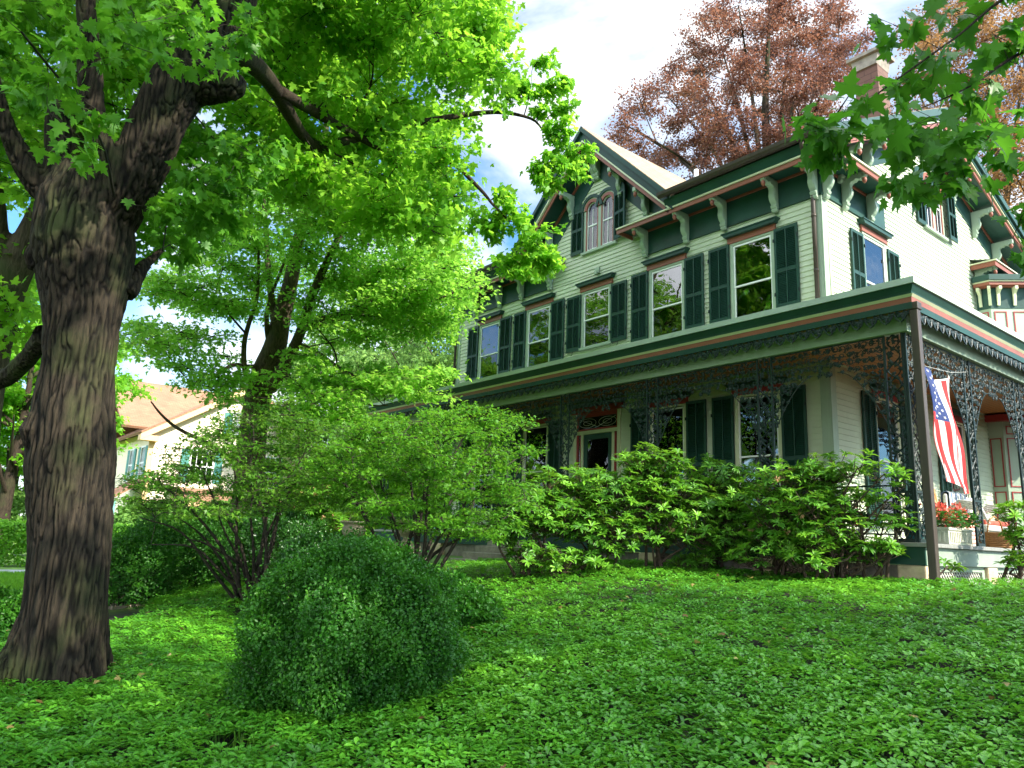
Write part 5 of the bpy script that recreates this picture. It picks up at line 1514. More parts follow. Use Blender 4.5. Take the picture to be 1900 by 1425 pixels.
# ---- copper beech behind the house
b4 = at(1440, 560, 33); b4.z = 1.4
T4 = thing('copper_beech_tree', b4, 'tall copper beech with reddish purple foliage rising behind the roof', 'tree')
sk = []; mb = MB()
lim = [[(1440, 760, 33, 40), (1440, 600, 33, 34), (1435, 480, 33, 30), (1430, 380, 33, 26), (1425, 300, 33, 20), (1420, 200, 33, 14), (1425, 90, 33, 8), (1430, -60, 33, 3)]]
for tx, ty in ((1180, 240), (1150, 225), (1240, 180), (1290, 130), (1330, 60), (1370, 10), (1470, 20), (1500, 60), (1530, 120), (1560, 90), (1580, 170), (1570, 230), (1350, 150), (1480, 150)):
    lim.append([(1430, 400, 33, 14), ((1430*1.6+tx)/2.6, (400*1.6+ty)/2.6+20, 33+random.uniform(-2, 2), 10), ((1430+tx*1.5)/2.5, (400+ty*1.5)/2.5, 33+random.uniform(-3, 3), 6), (tx, ty, 33+random.uniform(-4, 4), 2)])
for pts in lim:
    a, b = px(pts); limb(mb, sk, a, b, 6, 3)
mb.build('trunk', M_BARK, T4, smooth=True)
cr = Crown(sk)
for x, y, d in region_pts([(1130, 250), (1165, 190), (1230, 130), (1275, 55), (1300, 20), (1370, -10), (1420, -60), (1480, 15), (1555, 10), (1600, 50), (1600, 110), (1570, 200), (1560, 330), (1440, 420), (1280, 420), (1150, 330)], 230, 28.5, 38, 12):
    cr.blob(at(x, y, d), (.78, .78, .36), 12, 32, .105, droop=.3, jit=.16, maxlen=2.2, spread=.6)
cr.finish(T4, 'crown', T_diam(.36), ML_BEECH, M_TWIG)
b5 = at(1850, 560, 38); b5.z = 1.5
T5 = thing('copper_beech_tree', b5, 'orange brown beech at the right edge beyond the side gable', 'tree')
sk = []; mb = MB()
for tx, ty in ((1850, 60), (1720, 60), (1760, 150), (1900, 120), (1960, 250), (1880, 300), (1700, 160)):
    a, b = px([(1850, 760, 38, 30), (1850, 520, 38, 24), ((1850+tx)/2, (520+ty)/2, 38+random.uniform(-2, 2), 12), (tx, ty, 38+random.uniform(-3, 3), 3)]); limb(mb, sk, a, b, 6, 3)
mb.build('trunk', M_BARK2, T5, smooth=True)
cr = Crown(sk)
for x, y, d in region_pts([(1660, 230), (1680, 60), (1760, -40), (1980, -60), (2080, 200), (2050, 480), (1860, 470), (1800, 330), (1700, 300)], 190, 33, 42, 16):
    cr.blob(at(x, y, d), (1.0, 1.0, .5), 12, 30, .12, droop=.3, jit=.24, maxlen=2.2, spread=.6)
ML_BEECH2 = leafmat('orange_beech_leaves', (0.11, 0.045, 0.025), (0.20, 0.10, 0.042), (0.28, 0.18, 0.06), (0.45, 0.24, 0.08), .45, .4, .4)
cr.finish(T5, 'crown', T_diam(.36), ML_BEECH2, M_TWIG)

# ---- maple whose branch hangs in at the top right (its trunk stands outside the picture)
b6 = Vector((7.2, 2.6, 0)); b6.z = gz(7.2, 2.6)
T6 = thing('maple_tree', b6, 'nearby maple branch with large dark leaves hanging in at the top right', 'tree')
sk = []; mb = MB()
limb(mb, sk, [b6+Vector((0, 0, -.3)), b6+Vector((0, 0, 2)), b6+Vector((.1, 0, 4)), b6+Vector((0, .1, 8)), b6+Vector((0, 0, 11))], [.42, .33, .28, .16, .04], 12, 4)
limb(mb, sk, [b6+Vector((0, 0, 4.2)), Vector((4.2, 3.3, 5.6)), at(2350, -80, 3.4), at(2020, 10, 2.95)], [.14, .08, .03, .012], 8, 5)
limb(mb, sk, [at(2120, -10, 3.0), at(1900, 95, 2.8), at(1800, 160, 2.7), at(1700, 205, 2.6)], [.010, .007, .004, .0015], 5, 5)
limb(mb, sk, [at(2120, -60, 3.0), at(1900, -20, 2.75), at(1770, 72, 2.65), at(1640, 165, 2.55), at(1560, 225, 2.5)], [.010, .006, .004, .003, .001], 5, 5)
limb(mb, sk, [at(2200, 60, 3.2), at(2000, 250, 3.0), at(1930, 330, 2.9), at(1880, 440, 2.85)], [.010, .006, .004, .0015], 5, 5)
for k in range(12):
    a = k*2.4; z0 = 4+.5*k; d = Vector((math.cos(a), math.sin(a), 0)); ln = 4.2+.8*math.sin(k)
    if d.x*ln < -3.2: ln *= .7
    limb(mb, sk, [b6+Vector((0, 0, z0)), b6+d*ln*.5+Vector((0, 0, z0+1.0)), b6+d*ln+Vector((0, 0, z0+1.7))], [.12, .06, .02], 6, 3)
mb.build('trunk', M_BARK, T6, smooth=True)
cr = Crown(sk, .25)
for x, y, d, r in [(1560, 215, 2.5, .07), (1520, 245, 2.5, .05), (1590, 260, 2.5, .06), (1660, 215, 2.55, .09), (1690, 70, 2.7, .10), (1700, 150, 2.65, .10), (1740, 230, 2.6, .10), (1700, 290, 2.6, .07), (1665, 350, 2.6, .05), (1770, 290, 2.6, .09), (1740, 345, 2.62, .05), (1790, 330, 2.62, .06), (1780, 130, 2.7, .12), (1760, 30, 2.8, .12), (1840, 60, 2.8, .14), (1850, 170, 2.75, .14), (1830, 260, 2.7, .11), (1890, 120, 2.8, .12), (1890, 230, 2.8, .11), (1880, 310, 2.8, .07), (1910, 400, 2.85, .05), (1820, -20, 2.8, .12), (1900, -10, 2.8, .14), (1540, 280, 2.5, .04), (1905, 470, 2.85, .03)]:
    cr.blob(at(x, y, d), (r*1.5, r*1.5, r), 5, 3, .074, droop=1.1, jit=.03, maxlen=.25, spread=.8, svar=.3)
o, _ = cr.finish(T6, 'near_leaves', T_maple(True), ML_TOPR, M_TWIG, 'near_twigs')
cr = Crown(sk)
rs = np.random.default_rng(4)
for k in range(115):
    u = rs.normal(size=3); u /= np.linalg.norm(u); rr = rs.random()**.4
    c = np.array(b6)+np.array([u[0]*5.2*rr, u[1]*4.6*rr, 8.6+u[2]*4.4*rr])
    if c[0] < 2.2 and c[2] < 7: continue
    if c[0] < c[1]*0.42+.9 : continue
    cr.blob(c, (.8, .8, .35), 11, 11, .17, droop=.5, jit=.14, maxlen=1.8)
cr.finish(T6, 'crown', T_maple(False), ML_MAPLE, M_TWIG)

# ---- trees across the street behind the viewer (they show in the window glass and shade the garden)
gA = generic_tree((4.5, -5.5, 0), 12, 5.0, ML_MAPLE, 'street maple behind the viewer, seen mirrored in the upper windows', 150, T_maple(False), .19, 11, seed=11, tr=.32, low=.32)
gB = dup(gA, None, Vector((-6.0, -11.0, 0.1)), 1.3); gB['label'] = 'second street maple behind the viewer, mirrored in the lower windows'
gC = dup(gA, None, Vector((-17.0, -9.0, 0.1)), 2.6); gC['label'] = 'far street maple beyond the big trunk, mirrored in the left windows'
gD = dup(gA, None, Vector((11.5, 8.5, 1.2)), 4.1); gD['label'] = 'unseen maple right of the house, added for its shade'  # out of view, added to cast shade from the right
for g in (gA, gB, gC, gD): g['group'] = 'maples along the street'

# ---- left background trees
generic_tree((-34, -3.0, 0), 13, 5.2, ML_MAPLE, 'bright green tree beyond the lawn at the left edge', 150, T_maple(False), .22, 12, seed=21, low=.25)
generic_tree(at(-10, 1040, 26), 9, 2.6, ML_MAPLE, 'mid green maple behind the big trunk above the hedge', 80, T_maple(False), .16, 12, seed=22, low=.3)
generic_tree((-39, 22.0, 0), 9, 4.2, ML_FAR, 'broad green tree beside the wing of the pale house', 110, T_oval(.4), .26, 12, seed=23, low=.2)
generic_tree((-30, 17.5, 0), 7.5, 3.6, ML_FAR, 'bushy bright tree left of the porch end', 120, T_oval(.4), .20, 12, seed=24, low=.15)
generic_tree(at(775, 990, 40), 14.5, 5.0, ML_FARP, 'pale feathery tree beyond the porch roof', 210, T_oval(.25), .24, 12, seed=25, low=.12, flat=.9)
generic_tree(at(848, 1000, 29), 9.8, 2.2, ML_FAR, 'narrow deep green tree tight against the house corner', 120, T_oval(.3), .17, 14, seed=26, low=.1, flat=.8)
generic_tree((-20.6, 13.2, 0), 5.6, 1.7, ML_MAPLE, 'low yellow green sapling above the porch roof end', 60, T_maple(False), .12, 12, seed=27, low=.3)
generic_tree(at(660, 990, 46), 15.5, 6.0, ML_FARP, 'tall pale green tree on the slope behind the middle maple', 230, T_oval(.3), .30, 12, seed=31, low=.1, flat=.8)
generic_tree(at(5, 990, 30), 13.5, 4.2, ML_MAPLE, 'tall green maple at the left edge behind the pale leaning trunk', 130, T_maple(False), .19, 12, seed=32, low=.12)
# wooded hill
def hill():
    t = thing('hill', (-110, 50, 0), None, None, kind='structure')
    mb = MB(); n = 40; vs = []
    for j in range(9):
        for i in range(n+1):
            u = i/n; x0 = -190+u*150; 
            ang = math.radians(148-u*92); R_ = 75+j*9
            x = R_*math.cos(ang); y = R_*math.sin(ang)
            z = 1+ (j/8)**.8*(17+5*math.sin(u*5+1)+3*math.sin(u*13))*(.55+.45*math.sin(u*PI))
            vs.append((x-10, y-6, z))
    mb.add(vs, [(j*(n+1)+i, j*(n+1)+i+1, (j+1)*(n+1)+i+1, (j+1)*(n+1)+i) for j in range(8) for i in range(n)])
    return mb, vs
mb, hv = hill()
for o_ in list(bpy.data.objects):
    if o_.name == 'hill': bpy.data.objects.remove(o_)
ho = mb.build('hill', bpy.data.materials['ground_soil_and_lawn'], smooth=True); tag(ho, kind='structure')
# the wood on it: crowns as clouds of leaf clumps
rs = np.random.default_rng(8)
P, Dv, Nv, Sz, Lv = [], [], [], [], []
for k in range(520):
    i = rs.integers(0, 41); j = rs.integers(0, 9); v = np.array(hv[j*41+i])+rs.normal(0, 2.2, 3)*[1, 1, 0]
    if v[0] > 10: continue
    R_ = rs.uniform(2.4, 4.4); hh = rs.uniform(3.5, 6.5); lv = rs.random(); n = 210
    u = unit(rs.normal(size=(n, 3))); u[:, 2] = np.abs(u[:, 2])*1.0-.25
    rr = rs.random(n)**.35
    bump = 1+.25*np.sin(u[:, 0]*7+k)*np.cos(u[:, 1]*6)+.2*np.sin(u[:, 2]*9+k)
    P.append(v+np.array([0, 0, hh*.55])+u*np.array([R_, R_, hh*.62])*(rr*bump)[:, None]); Dv.append(rs.normal(0, 1, (n, 3))-np.array([0, 0, .4])); Nv.append(u+rs.normal(0, .35, (n, 3))+[0, 0, .5])
    Sz.append(rs.uniform(.35, .75, n)); Lv.append(np.clip(lv*.6+rs.random(n)*.4, 0, 1))
tag(leaf_object('wooded_hillside', np.concatenate(P), np.concatenate(Dv), np.concatenate(Nv), np.concatenate(Sz), T_oval(.42), ML_FARP, None, np.concatenate(Lv)),
    'pale green wooded hillside beyond the garden and the houses', 'wood', kind='stuff')

# ================================================================== SHRUBS
def stems_shrub(name, base, tips, r0, label, blobs, tmpl, mat, size, per, twigs, bark=M_TWIG, cat='shrub', flatr=(.35, .10), droop=.2, jit=.05, spread=.3, group=None, maxlen=.9, extra=None):
    base = Vector(base); base.z = gz(base.x, base.y)
    t = thing(name, base, label, cat, group)
    sk = []; mb = MB()
    for k, tip in enumerate(tips):
        tip = Vector(tip); b0 = base+Vector((random.uniform(-.18, .18), random.uniform(-.18, .18), -.05))
        d = tip-b0
        m1 = b0+d*.35+Vector((0, 0, d.length*.10))+Vector([random.uniform(-.08, .08) for _ in range(3)])
        m2 = b0+d*.7+Vector((0, 0, d.length*.08))+Vector([random.uniform(-.1, .1) for _ in range(3)])
        limb(mb, sk, [b0, m1, m2, tip], [r0, r0*.75, r0*.5, r0*.2], 6, 4)
    mb.build('stem', bark, t, smooth=True)
    cr = Crown(sk)
    for c, r in blobs:
        cr.blob(c, r, twigs, per, size, droop=droop, jit=jit, maxlen=maxlen, spread=spread)
    cr.finish(t, 'foliage', tmpl, mat, bark)
    return t

# many stemmed shrub at left with bare black stems
R1 = [(x, y, d) for x, y, d in region_pts([(225, 900), (300, 850), (380, 800), (450, 760), (520, 740), (590, 790), (600, 870), (560, 950), (480, 960), (330, 960), (240, 950)], 110, 8.6, 11.5, 16)]
bl = [(at(x, y, d), (.34, .34, .06)) for x, y, d in R1 if not (y < 860 and x < 430 and random.random() < .08)]
stems_shrub('spreading_shrub', at(478, 1130, 10.3), [at(x, y, d) for x, y, d in [(330, 960, 9.6), (300, 900, 9.2), (370, 860, 9.5), (420, 830, 10), (470, 800, 10.4), (520, 790, 10.6), (560, 850, 10.8), (400, 940, 9.7), (260, 960, 9.2), (480, 880, 10), (540, 900, 10.7), (590, 800, 10.8), (350, 1000, 9.7), (280, 1010, 9.6)]], .030,
            'many stemmed spreading shrub with bare dark stems in front of the pale house', bl, T_star(), ML_JMD, .055, 9, 12)
# layered shrub in front of the porch
R2 = [(x, y, d) for x, y, d in region_pts([(590, 850), (640, 800), (700, 775), (760, 770), (850, 750), (900, 765), (975, 780), (985, 830), (940, 870), (985, 930), (960, 990), (860, 1000), (740, 980), (640, 960), (590, 930)], 150, 8.4, 11.6, 14)]
bl = [(at(x, y, d), (.38, .38, .045)) for x, y, d in R2]
stems_shrub('japanese_maple_shrub', at(748, 1065, 10.2), [at(x, y, d) for x, y, d in [(640, 900, 9.4), (700, 850, 9.8), (760, 800, 10), (820, 790, 10.4), (880, 780, 10.6), (930, 800, 10.8), (960, 850, 10.6), (900, 900, 9.8), (800, 880, 9.4), (720, 930, 9.2), (860, 950, 9.2), (940, 960, 9.8), (620, 870, 10.4)]], .032,
            'layered bright green japanese maple shrub in front of the porch', bl, T_star(), ML_JM2, .050, 14, 14, maxlen=.8)

# dense clipped shrubs: shells of small leaves on twigs
def ball(name, c, R, label, n, size, mat, tmpl, seed=1, cat='shrub', group=None, rough=.13, twig=True):
    c = np.array(c, float); R = np.array(R, float)
    rs = np.random.default_rng(seed)
    t = thing(name, tuple(c-[0, 0, R[2]]), label, cat, group)
    u = unit(rs.normal(size=(n, 3))); u[:, 2] = np.where(u[:, 2] < -.55, -u[:, 2], u[:, 2])
    def bump(u):
        return 1+rough*(np.sin(u[:, 0]*6.1+seed)*np.sin(u[:, 1]*5.3+2*seed)+.6*np.sin(u[:, 2]*9+u[:, 0]*7)+.5*np.sin(u[:, 1]*15+seed)*np.sin(u[:, 2]*13)+.4*np.sin(u[:, 0]*24+u[:, 2]*9)*np.sin(u[:, 1]*23+3))
    rr = 1-.28*rs.random(n)**1.6
    rr[:n//9] = .72+.2*rs.random(n//9)
    rr[n//9:n//7] = 1.0+.10*rs.random(n//7-n//9)
    P = c+u*R*(rr*bump(u))[:, None]
    Dd = u*.7+rs.normal(0, .7, (n, 3)); Nn_ = u+rs.normal(0, .5, (n, 3))+[0, 0, .4]
    sz = size*rs.uniform(.6, 1.35, n); sz[:n//9] *= 2.4
    nzv = .5+.5*np.sin(P[:, 0]*9+seed+2*np.sin(P[:, 2]*7))*np.sin(P[:, 1]*10+2*np.sin(P[:, 0]*8))
    Pn, Dn, Nn2, Sn = [], [], [], []
    mb = MB()
    for k in range(60 if n > 50000 else 14):      # stray shoots breaking the outline
        v = unit(rs.normal(size=3)); v[2] = abs(v[2])*.9
        p0 = c+v*R*.95; p1 = p0+(v*.5+np.array([0, 0, .8]))*rs.uniform(.05, .15)+rs.normal(0, .02, 3)
        mb.tube([p0, p1], [.0025, .001], 3, cap=False)
        for q in range(9):
            Pn.append(p0+(p1-p0)*(q+1)/9); Dn.append(rs.normal(0, 1, 3)+(p1-p0)*4); Nn2.append(rs.normal(0, 1, 3)+[0, 0, 1]); Sn.append(size*1.1)
    P = np.concatenate([P, Pn]); Dd = np.concatenate([Dd, Dn]); Nn_ = np.concatenate([Nn_, Nn2]); sz = np.concatenate([sz, Sn])
    leaf_object('foliage', P, Dd, Nn_, sz, tmpl, mat, t, np.clip(np.concatenate([.45*rs.random(n)+.5*nzv, np.full(len(Pn), .95)]), 0, 1))
    for k in range(70):
        v = unit(rs.normal(size=3)); v[2] = abs(v[2])*.8-.15
        e = c+v*R*rs.uniform(.92, 1.12); b0 = c+np.array([0, 0, -R[2]*.95])
        m_ = (b0+e)/2+rs.normal(0, .06, 3)
        mb.tube(catmull([b0, m_, e], 4), list(np.linspace(.012, .002, 9)), 4, cap=False)
    mb.build('stem', M_TWIG, t)
    return t
bc = at(655, 1195, 5.35)
ball('rounded_shrub', (bc.x, bc.y, gz(bc.x, bc.y)+.42), (.73, .73, .70), 'big dense rounded dark green shrub in the middle of the ground cover', 125000, .0215, ML_BOX, T_oval(.38), 3, rough=.10)
for k, (x, y, d, r, lb) in enumerate([(810, 1120, 7.9, .42, 'low dark leafy shrub behind the right side of the rounded one'), (872, 1150, 7.6, .30, 'small dark shrub at the right shoulder of the rounded one')]):
    p_ = at(x, y, d); g_ = gz(p_.x, p_.y)
    ball('rounded_shrub', (p_.x, p_.y, g_+r*.55), (r, r, r*.85), lb, 12000, .03, ML_BOX, T_oval(.36), 10+k)
for k, (x, y, d, r, lb) in enumerate([(300, 1110, 12.3, .80, 'dark shaded shrub right of the big trunk'), (405, 1095, 12.6, .80, 'dark shaded shrub beneath the bare black stems'), (235, 1085, 11.2, .62, 'dark bush touching the right edge of the big trunk'), (600, 1075, 9.2, .62, 'bright topped low shrub left of the stone urns'), (500, 1075, 12.8, .8, 'mid green low shrub behind the rounded one at left'), (8, 1150, 9.0, .30, 'dark bush at the left edge beside the big trunk')]):
    p_ = at(x, y, d); g_ = gz(p_.x, p_.y)
    ball('low_shrub', (p_.x, p_.y, g_+r*.6), (r*1.1, r*1.1, r), lb, 13000, .034, ML_BOX if k not in (3, 4) else ML_SHRUB, T_oval(.36), 20+k, group='low shrubs around the trunk')
# far clipped hedge and bushes on the left
hc = at(0, 1020, 22)
def hedge(x0, x1, y0, y1, z1, label, n, seed):
    t = thing('clipped_hedge', ((x0+x1)/2, (y0+y1)/2, gz((x0+x1)/2, (y0+y1)/2)), label, 'hedge')
    rs = np.random.default_rng(seed)
    P = np.stack([rs.uniform(x0, x1, n), rs.uniform(y0, y1, n), gz(x0, y0)+z1*rs.random(n)**.7], 1)
    f = rs.random(n); P[f < .35, 0] = x1+rs.normal(0, .05, (f < .35).sum()); m_ = (f > .35) & (f < .6); P[m_, 2] = gz(x0, y0)+z1+rs.normal(0, .05, m_.sum())
    leaf_object('foliage', P, rs.normal(0, 1, (n, 3)), rs.normal(0, .5, (n, 3))+[.5, 0, .6], .10, T_oval(.38), ML_JM, t, rs.random(n))
hedge(-28.2, -26.9, -6, 9, 1.25, 'clipped green hedge across the far side of the lawn', 26000, 5)
for k, (x, y, rr, lb) in enumerate([(-30.5, 7.5, 1.3, 'green bush before the pale house wall'), (-33, 11.0, 1.4, 'rounded bush below the pale house windows'), (-29, 12.5, 1.3, 'tall bush between the pale house and the porch'), (-25, 10.0, 1.1, 'bright bush right of the middle maple trunk'), (-22, 11.5, 1.2, 'bush beside the end of the porch'), (-36, 3, 1.6, 'yellow green bush beyond the hedge')]):
    ball('garden_bush', (x, y, gz(x, y)+rr*.7), (rr*1.2, rr*1.2, rr), lb, 7000, .12, ML_FAR if k != 5 else ML_FARP, T_oval(.38), 40+k, group='bushes in the neighbouring garden')

# ---- rhododendrons
def rhodo(base, blobs, label, seed=1, whorl=10, leaf=.105, mat=None, flowers=0):
    base = Vector(base); base.z = gz(base.x, base.y)
    rs = np.random.default_rng(seed)
    t = thing('rhododendron_bush', base, label, 'shrub', 'rhododendrons in front of the porch')
    sk = []; mb = MB()
    for c, r, n in blobs:
        c = Vector(c); d = c-base
        b0 = base+Vector((rs.uniform(-.2, .2), rs.uniform(-.15, .15), -.05))
        limb(mb, sk, [b0, b0+Vector((d.x*.25, d.y*.25, d.z*.45))+Vector(rs.normal(0, .06, 3)), b0+Vector((d.x*.7, d.y*.7, d.z*.75)), c], [.026, .020, .014, .008], 6, 4)
    P, Dd, Nn_, Sz, Lv = [], [], [], [], []
    fl = []
    for c, r, n in blobs:
        c = np.array(c); r = np.array(r)
        K = np.array([k[0] for k in sk])
        for k in range(int(n*2.3)):
            u = unit(rs.normal(size=3)); u[2] = u[2]*.8+.25
            e = c+u*r*1.28*rs.uniform(.45, 1.05)
            if e[2] < base.z+.12: e[2] = base.z+.12+rs.random()*.2
            a = K[np.argmin(np.linalg.norm(K-(c*.6+e*.4-[0, 0, .15]), axis=1))]
            m_ = (a+e)/2+np.array([0, 0, -.05])
            mb.tube([a, m_, e], [.007, .005, .004], 4, cap=False)
            ax = unit(unit(e-a)*.5+np.array([0, 0, .9])+rs.normal(0, .25, 3))
            s1 = unit(np.cross(ax, [1, .3, 0])); s2 = np.cross(ax, s1)
            nl = whorl+rs.integers(-2, 3); lv0 = rs.random()
            for q in range(nl):
                a_ = 2*PI*q/nl+rs.normal(0, .2); rad = s1*math.cos(a_)+s2*math.sin(a_)
                el = rs.uniform(.05, .8)*(1 if lv0 > .35 else .3)
                P.append(e+rad*.01); Dd.append(rad*math.cos(el)+ax*math.sin(el)); Nn_.append(ax*math.cos(el)-rad*math.sin(el)); Sz.append(leaf*rs.uniform(.75, 1.15))
                Lv.append(np.clip(lv0*.7+.3*rs.random(), 0, 1))
            if rs.random() < flowers: fl.append(e+ax*.04)
    mb.build('stem', M_TWIG2, t, smooth=True)
    leaf_object('foliage', P, Dd, Nn_, Sz, T_lance(.145), mat or ML_RH, t, Lv, smooth=True)
    if fl:
        Pf, Df = [], []
        for f_ in fl:
            for q in range(16): u = unit(rs.normal(size=3)); Pf.append(f_+u*.012); Df.append(u)
        leaf_object('faded_blossom', Pf, Df, rs.normal(0, 1, (len(Pf), 3)), .045, T_oval(.3), ML_FADE, t)
    return t
ML_FADE = leafmat('faded_petals', (.35, .20, .10), (.5, .32, .16), (.6, .42, .22), (.5, .3, .1), .3)
def gb(x, y, d): v = at(x, y, d); return v
RB = [
 (at(985, 1100, 10.6), [(at(930, 985, 10.4), (.30, .3, .22), 22), (at(960, 930, 10.6), (.35, .3, .22), 26), (at(1000, 960, 10.6), (.4, .35, .3), 40), (at(1020, 905, 10.8), (.35, .3, .22), 26), (at(985, 1035, 10.4), (.35, .3, .22), 22), (at(1040, 1050, 10.4), (.3, .3, .2), 16)], 'leftmost rhododendron beside the layered maple shrub', 0),
 (at(1100, 1080, 10.9), [(at(1080, 905, 11), (.42, .35, .25), 40), (at(1130, 920, 10.9), (.4, .35, .3), 36), (at(1060, 980, 10.8), (.45, .35, .3), 40), (at(1130, 1000, 10.7), (.4, .35, .3), 36), (at(1100, 1050, 10.6), (.4, .3, .2), 24)], 'rhododendron under the front door', 0),
 (at(1215, 1085, 11.0), [(at(1190, 860, 11), (.30, .3, .22), 26), (at(1235, 868, 11), (.32, .3, .20), 26), (at(1200, 915, 11), (.45, .35, .3), 40), (at(1260, 930, 11), (.42, .35, .3), 36), (at(1220, 990, 10.8), (.5, .35, .3), 40), (at(1290, 1000, 10.8), (.35, .3, .3), 24)], 'tallest rhododendron covering the window right of the door', .015),
 (at(1330, 1082, 11.2), [(at(1320, 890, 11.2), (.4, .35, .25), 34), (at(1375, 900, 11.2), (.4, .35, .25), 32), (at(1345, 955, 11.1), (.5, .35, .3), 44), (at(1410, 950, 11.1), (.4, .35, .3), 30), (at(1340, 1015, 11), (.5, .3, .2), 30), (at(1290, 1050, 10.9), (.4, .25, .12), 16)], 'rhododendron before the second window right of the door', .01),
 (at(1440, 1075, 11.3), [(at(1450, 905, 11.3), (.4, .35, .25), 30), (at(1500, 890, 11.2), (.35, .3, .22), 26), (at(1545, 880, 11.1), (.35, .3, .22), 26), (at(1480, 960, 11.2), (.45, .35, .25), 34), (at(1440, 985, 11.1), (.4, .3, .25), 26), (at(1470, 1010, 11.0), (.4, .3, .2), 20), (at(1530, 950, 11.0), (.35, .3, .25), 18), (at(1400, 1035, 10.9), (.35, .25, .15), 16)], 'rhododendron beneath the house corner with a few faded flowers', .03),
 (at(1575, 1072, 10.6), [(at(1590, 870, 10.5), (.26, .2, .14), 13), (at(1640, 880, 10.3), (.27, .2, .14), 12), (at(1570, 930, 10.6), (.32, .25, .18), 16), (at(1640, 935, 10.3), (.26, .2, .12), 10), (at(1540, 1010, 10.4), (.3, .2, .12), 12), (at(1590, 1035, 10.3), (.22, .2, .08), 7), (at(1660, 980, 10.2), (.22, .2, .12), 7), (at(1600, 985, 10.3), (.2, .2, .12), 5), (at(1675, 905, 10.2), (.16, .15, .1), 4)], 'open rhododendron nearest the corner post, in front of the iron lace railing', .02),
 (at(1530, 1082, 10.5), [(at(1510, 1000, 10.5), (.3, .25, .18), 20), (at(1555, 985, 10.4), (.28, .25, .16), 16), (at(1600, 1010, 10.3), (.28, .2, .14), 17), (at(1500, 1045, 10.4), (.32, .2, .12), 18), (at(1640, 1025, 10.2), (.24, .2, .12), 12), (at(1500, 940, 10.6), (.3, .25, .2), 16), (at(1560, 940, 10.5), (.28, .25, .18), 13)], 'low rhododendron hiding the porch base beneath the iron railing', 0),
 (at(1652, 1078, 10.0), [(at(1640, 975, 10.0), (.18, .18, .1), 6), (at(1672, 968, 9.9), (.14, .14, .1), 4), (at(1620, 1040, 10), (.12, .12, .06), 3), (at(1760, 1050, 9.8), (.14, .14, .06), 3)], 'small sparse rhododendron sprig at the foot of the corner post', 0),
 (at(1885, 1082, 9.6), [(at(1880, 960, 9.6), (.18, .18, .14), 9), (at(1900, 1000, 9.6), (.22, .2, .16), 12), (at(1895, 1045, 9.5), (.2, .2, .12), 9), (at(1940, 950, 9.6), (.25, .2, .2), 12)], 'rhododendron at the right edge in front of the porch lattice', 0),
]
for k, (b_, bl_, lb, fl) in enumerate(RB):
    if 4 <= k <= 7:      # keep these clear of the porch front
        kk = .905 if k < 7 else .94; cp_ = Vector(CAMP)
        b_ = cp_+(b_-cp_)*kk; bl_ = [(cp_+(c-cp_)*kk, r_, int(n*(.5 if k in (5, 6) else .9))) for c, r_, n in bl_]
    ex = [(c-Vector((0, .05, .38)), tuple(v*1.1 for v in r_), int(n*.75)) for c, r_, n in bl_ if k < 5 and c.z > 2.0]
    rhodo(b_, bl_+ex, lb, 60+k, flowers=fl)
rhodo(at(560, 1030, 14), [(at(560, 960, 14), (.4, .4, .3), 30), (at(600, 930, 14), (.4, .4, .3), 30), (at(520, 940, 14.3), (.35, .35, .3), 24), (at(640, 985, 13.8), (.4, .4, .3), 24)], 'pale flowering bush behind the stone urns', 80, leaf=.15, flowers=.25)

# seedlings and grass tufts by the rounded shrub
def tufts(n, cx_, cy_, r, label):
    rs = np.random.default_rng(12)
    P = np.stack([cx_+rs.normal(0, r, n), cy_+rs.normal(0, r, n), np.zeros(n)], 1); P[:, 2] = hgt(P[:, 0], P[:, 1])
    D_ = rs.normal(0, .35, (n, 3)); D_[:, 2] = 1
    tag(leaf_object('grass', P, D_, rs.normal(0, 1, (n, 3)), rs.uniform(.07, .17, n), T_oval(.03, 0, .25), ML_JMD), label, 'grass', kind='stuff')
q_ = at(440, 1280, 4.6)
tufts(160, q_.x, q_.y, .22, 'thin grass blades growing at the left foot of the rounded shrub')

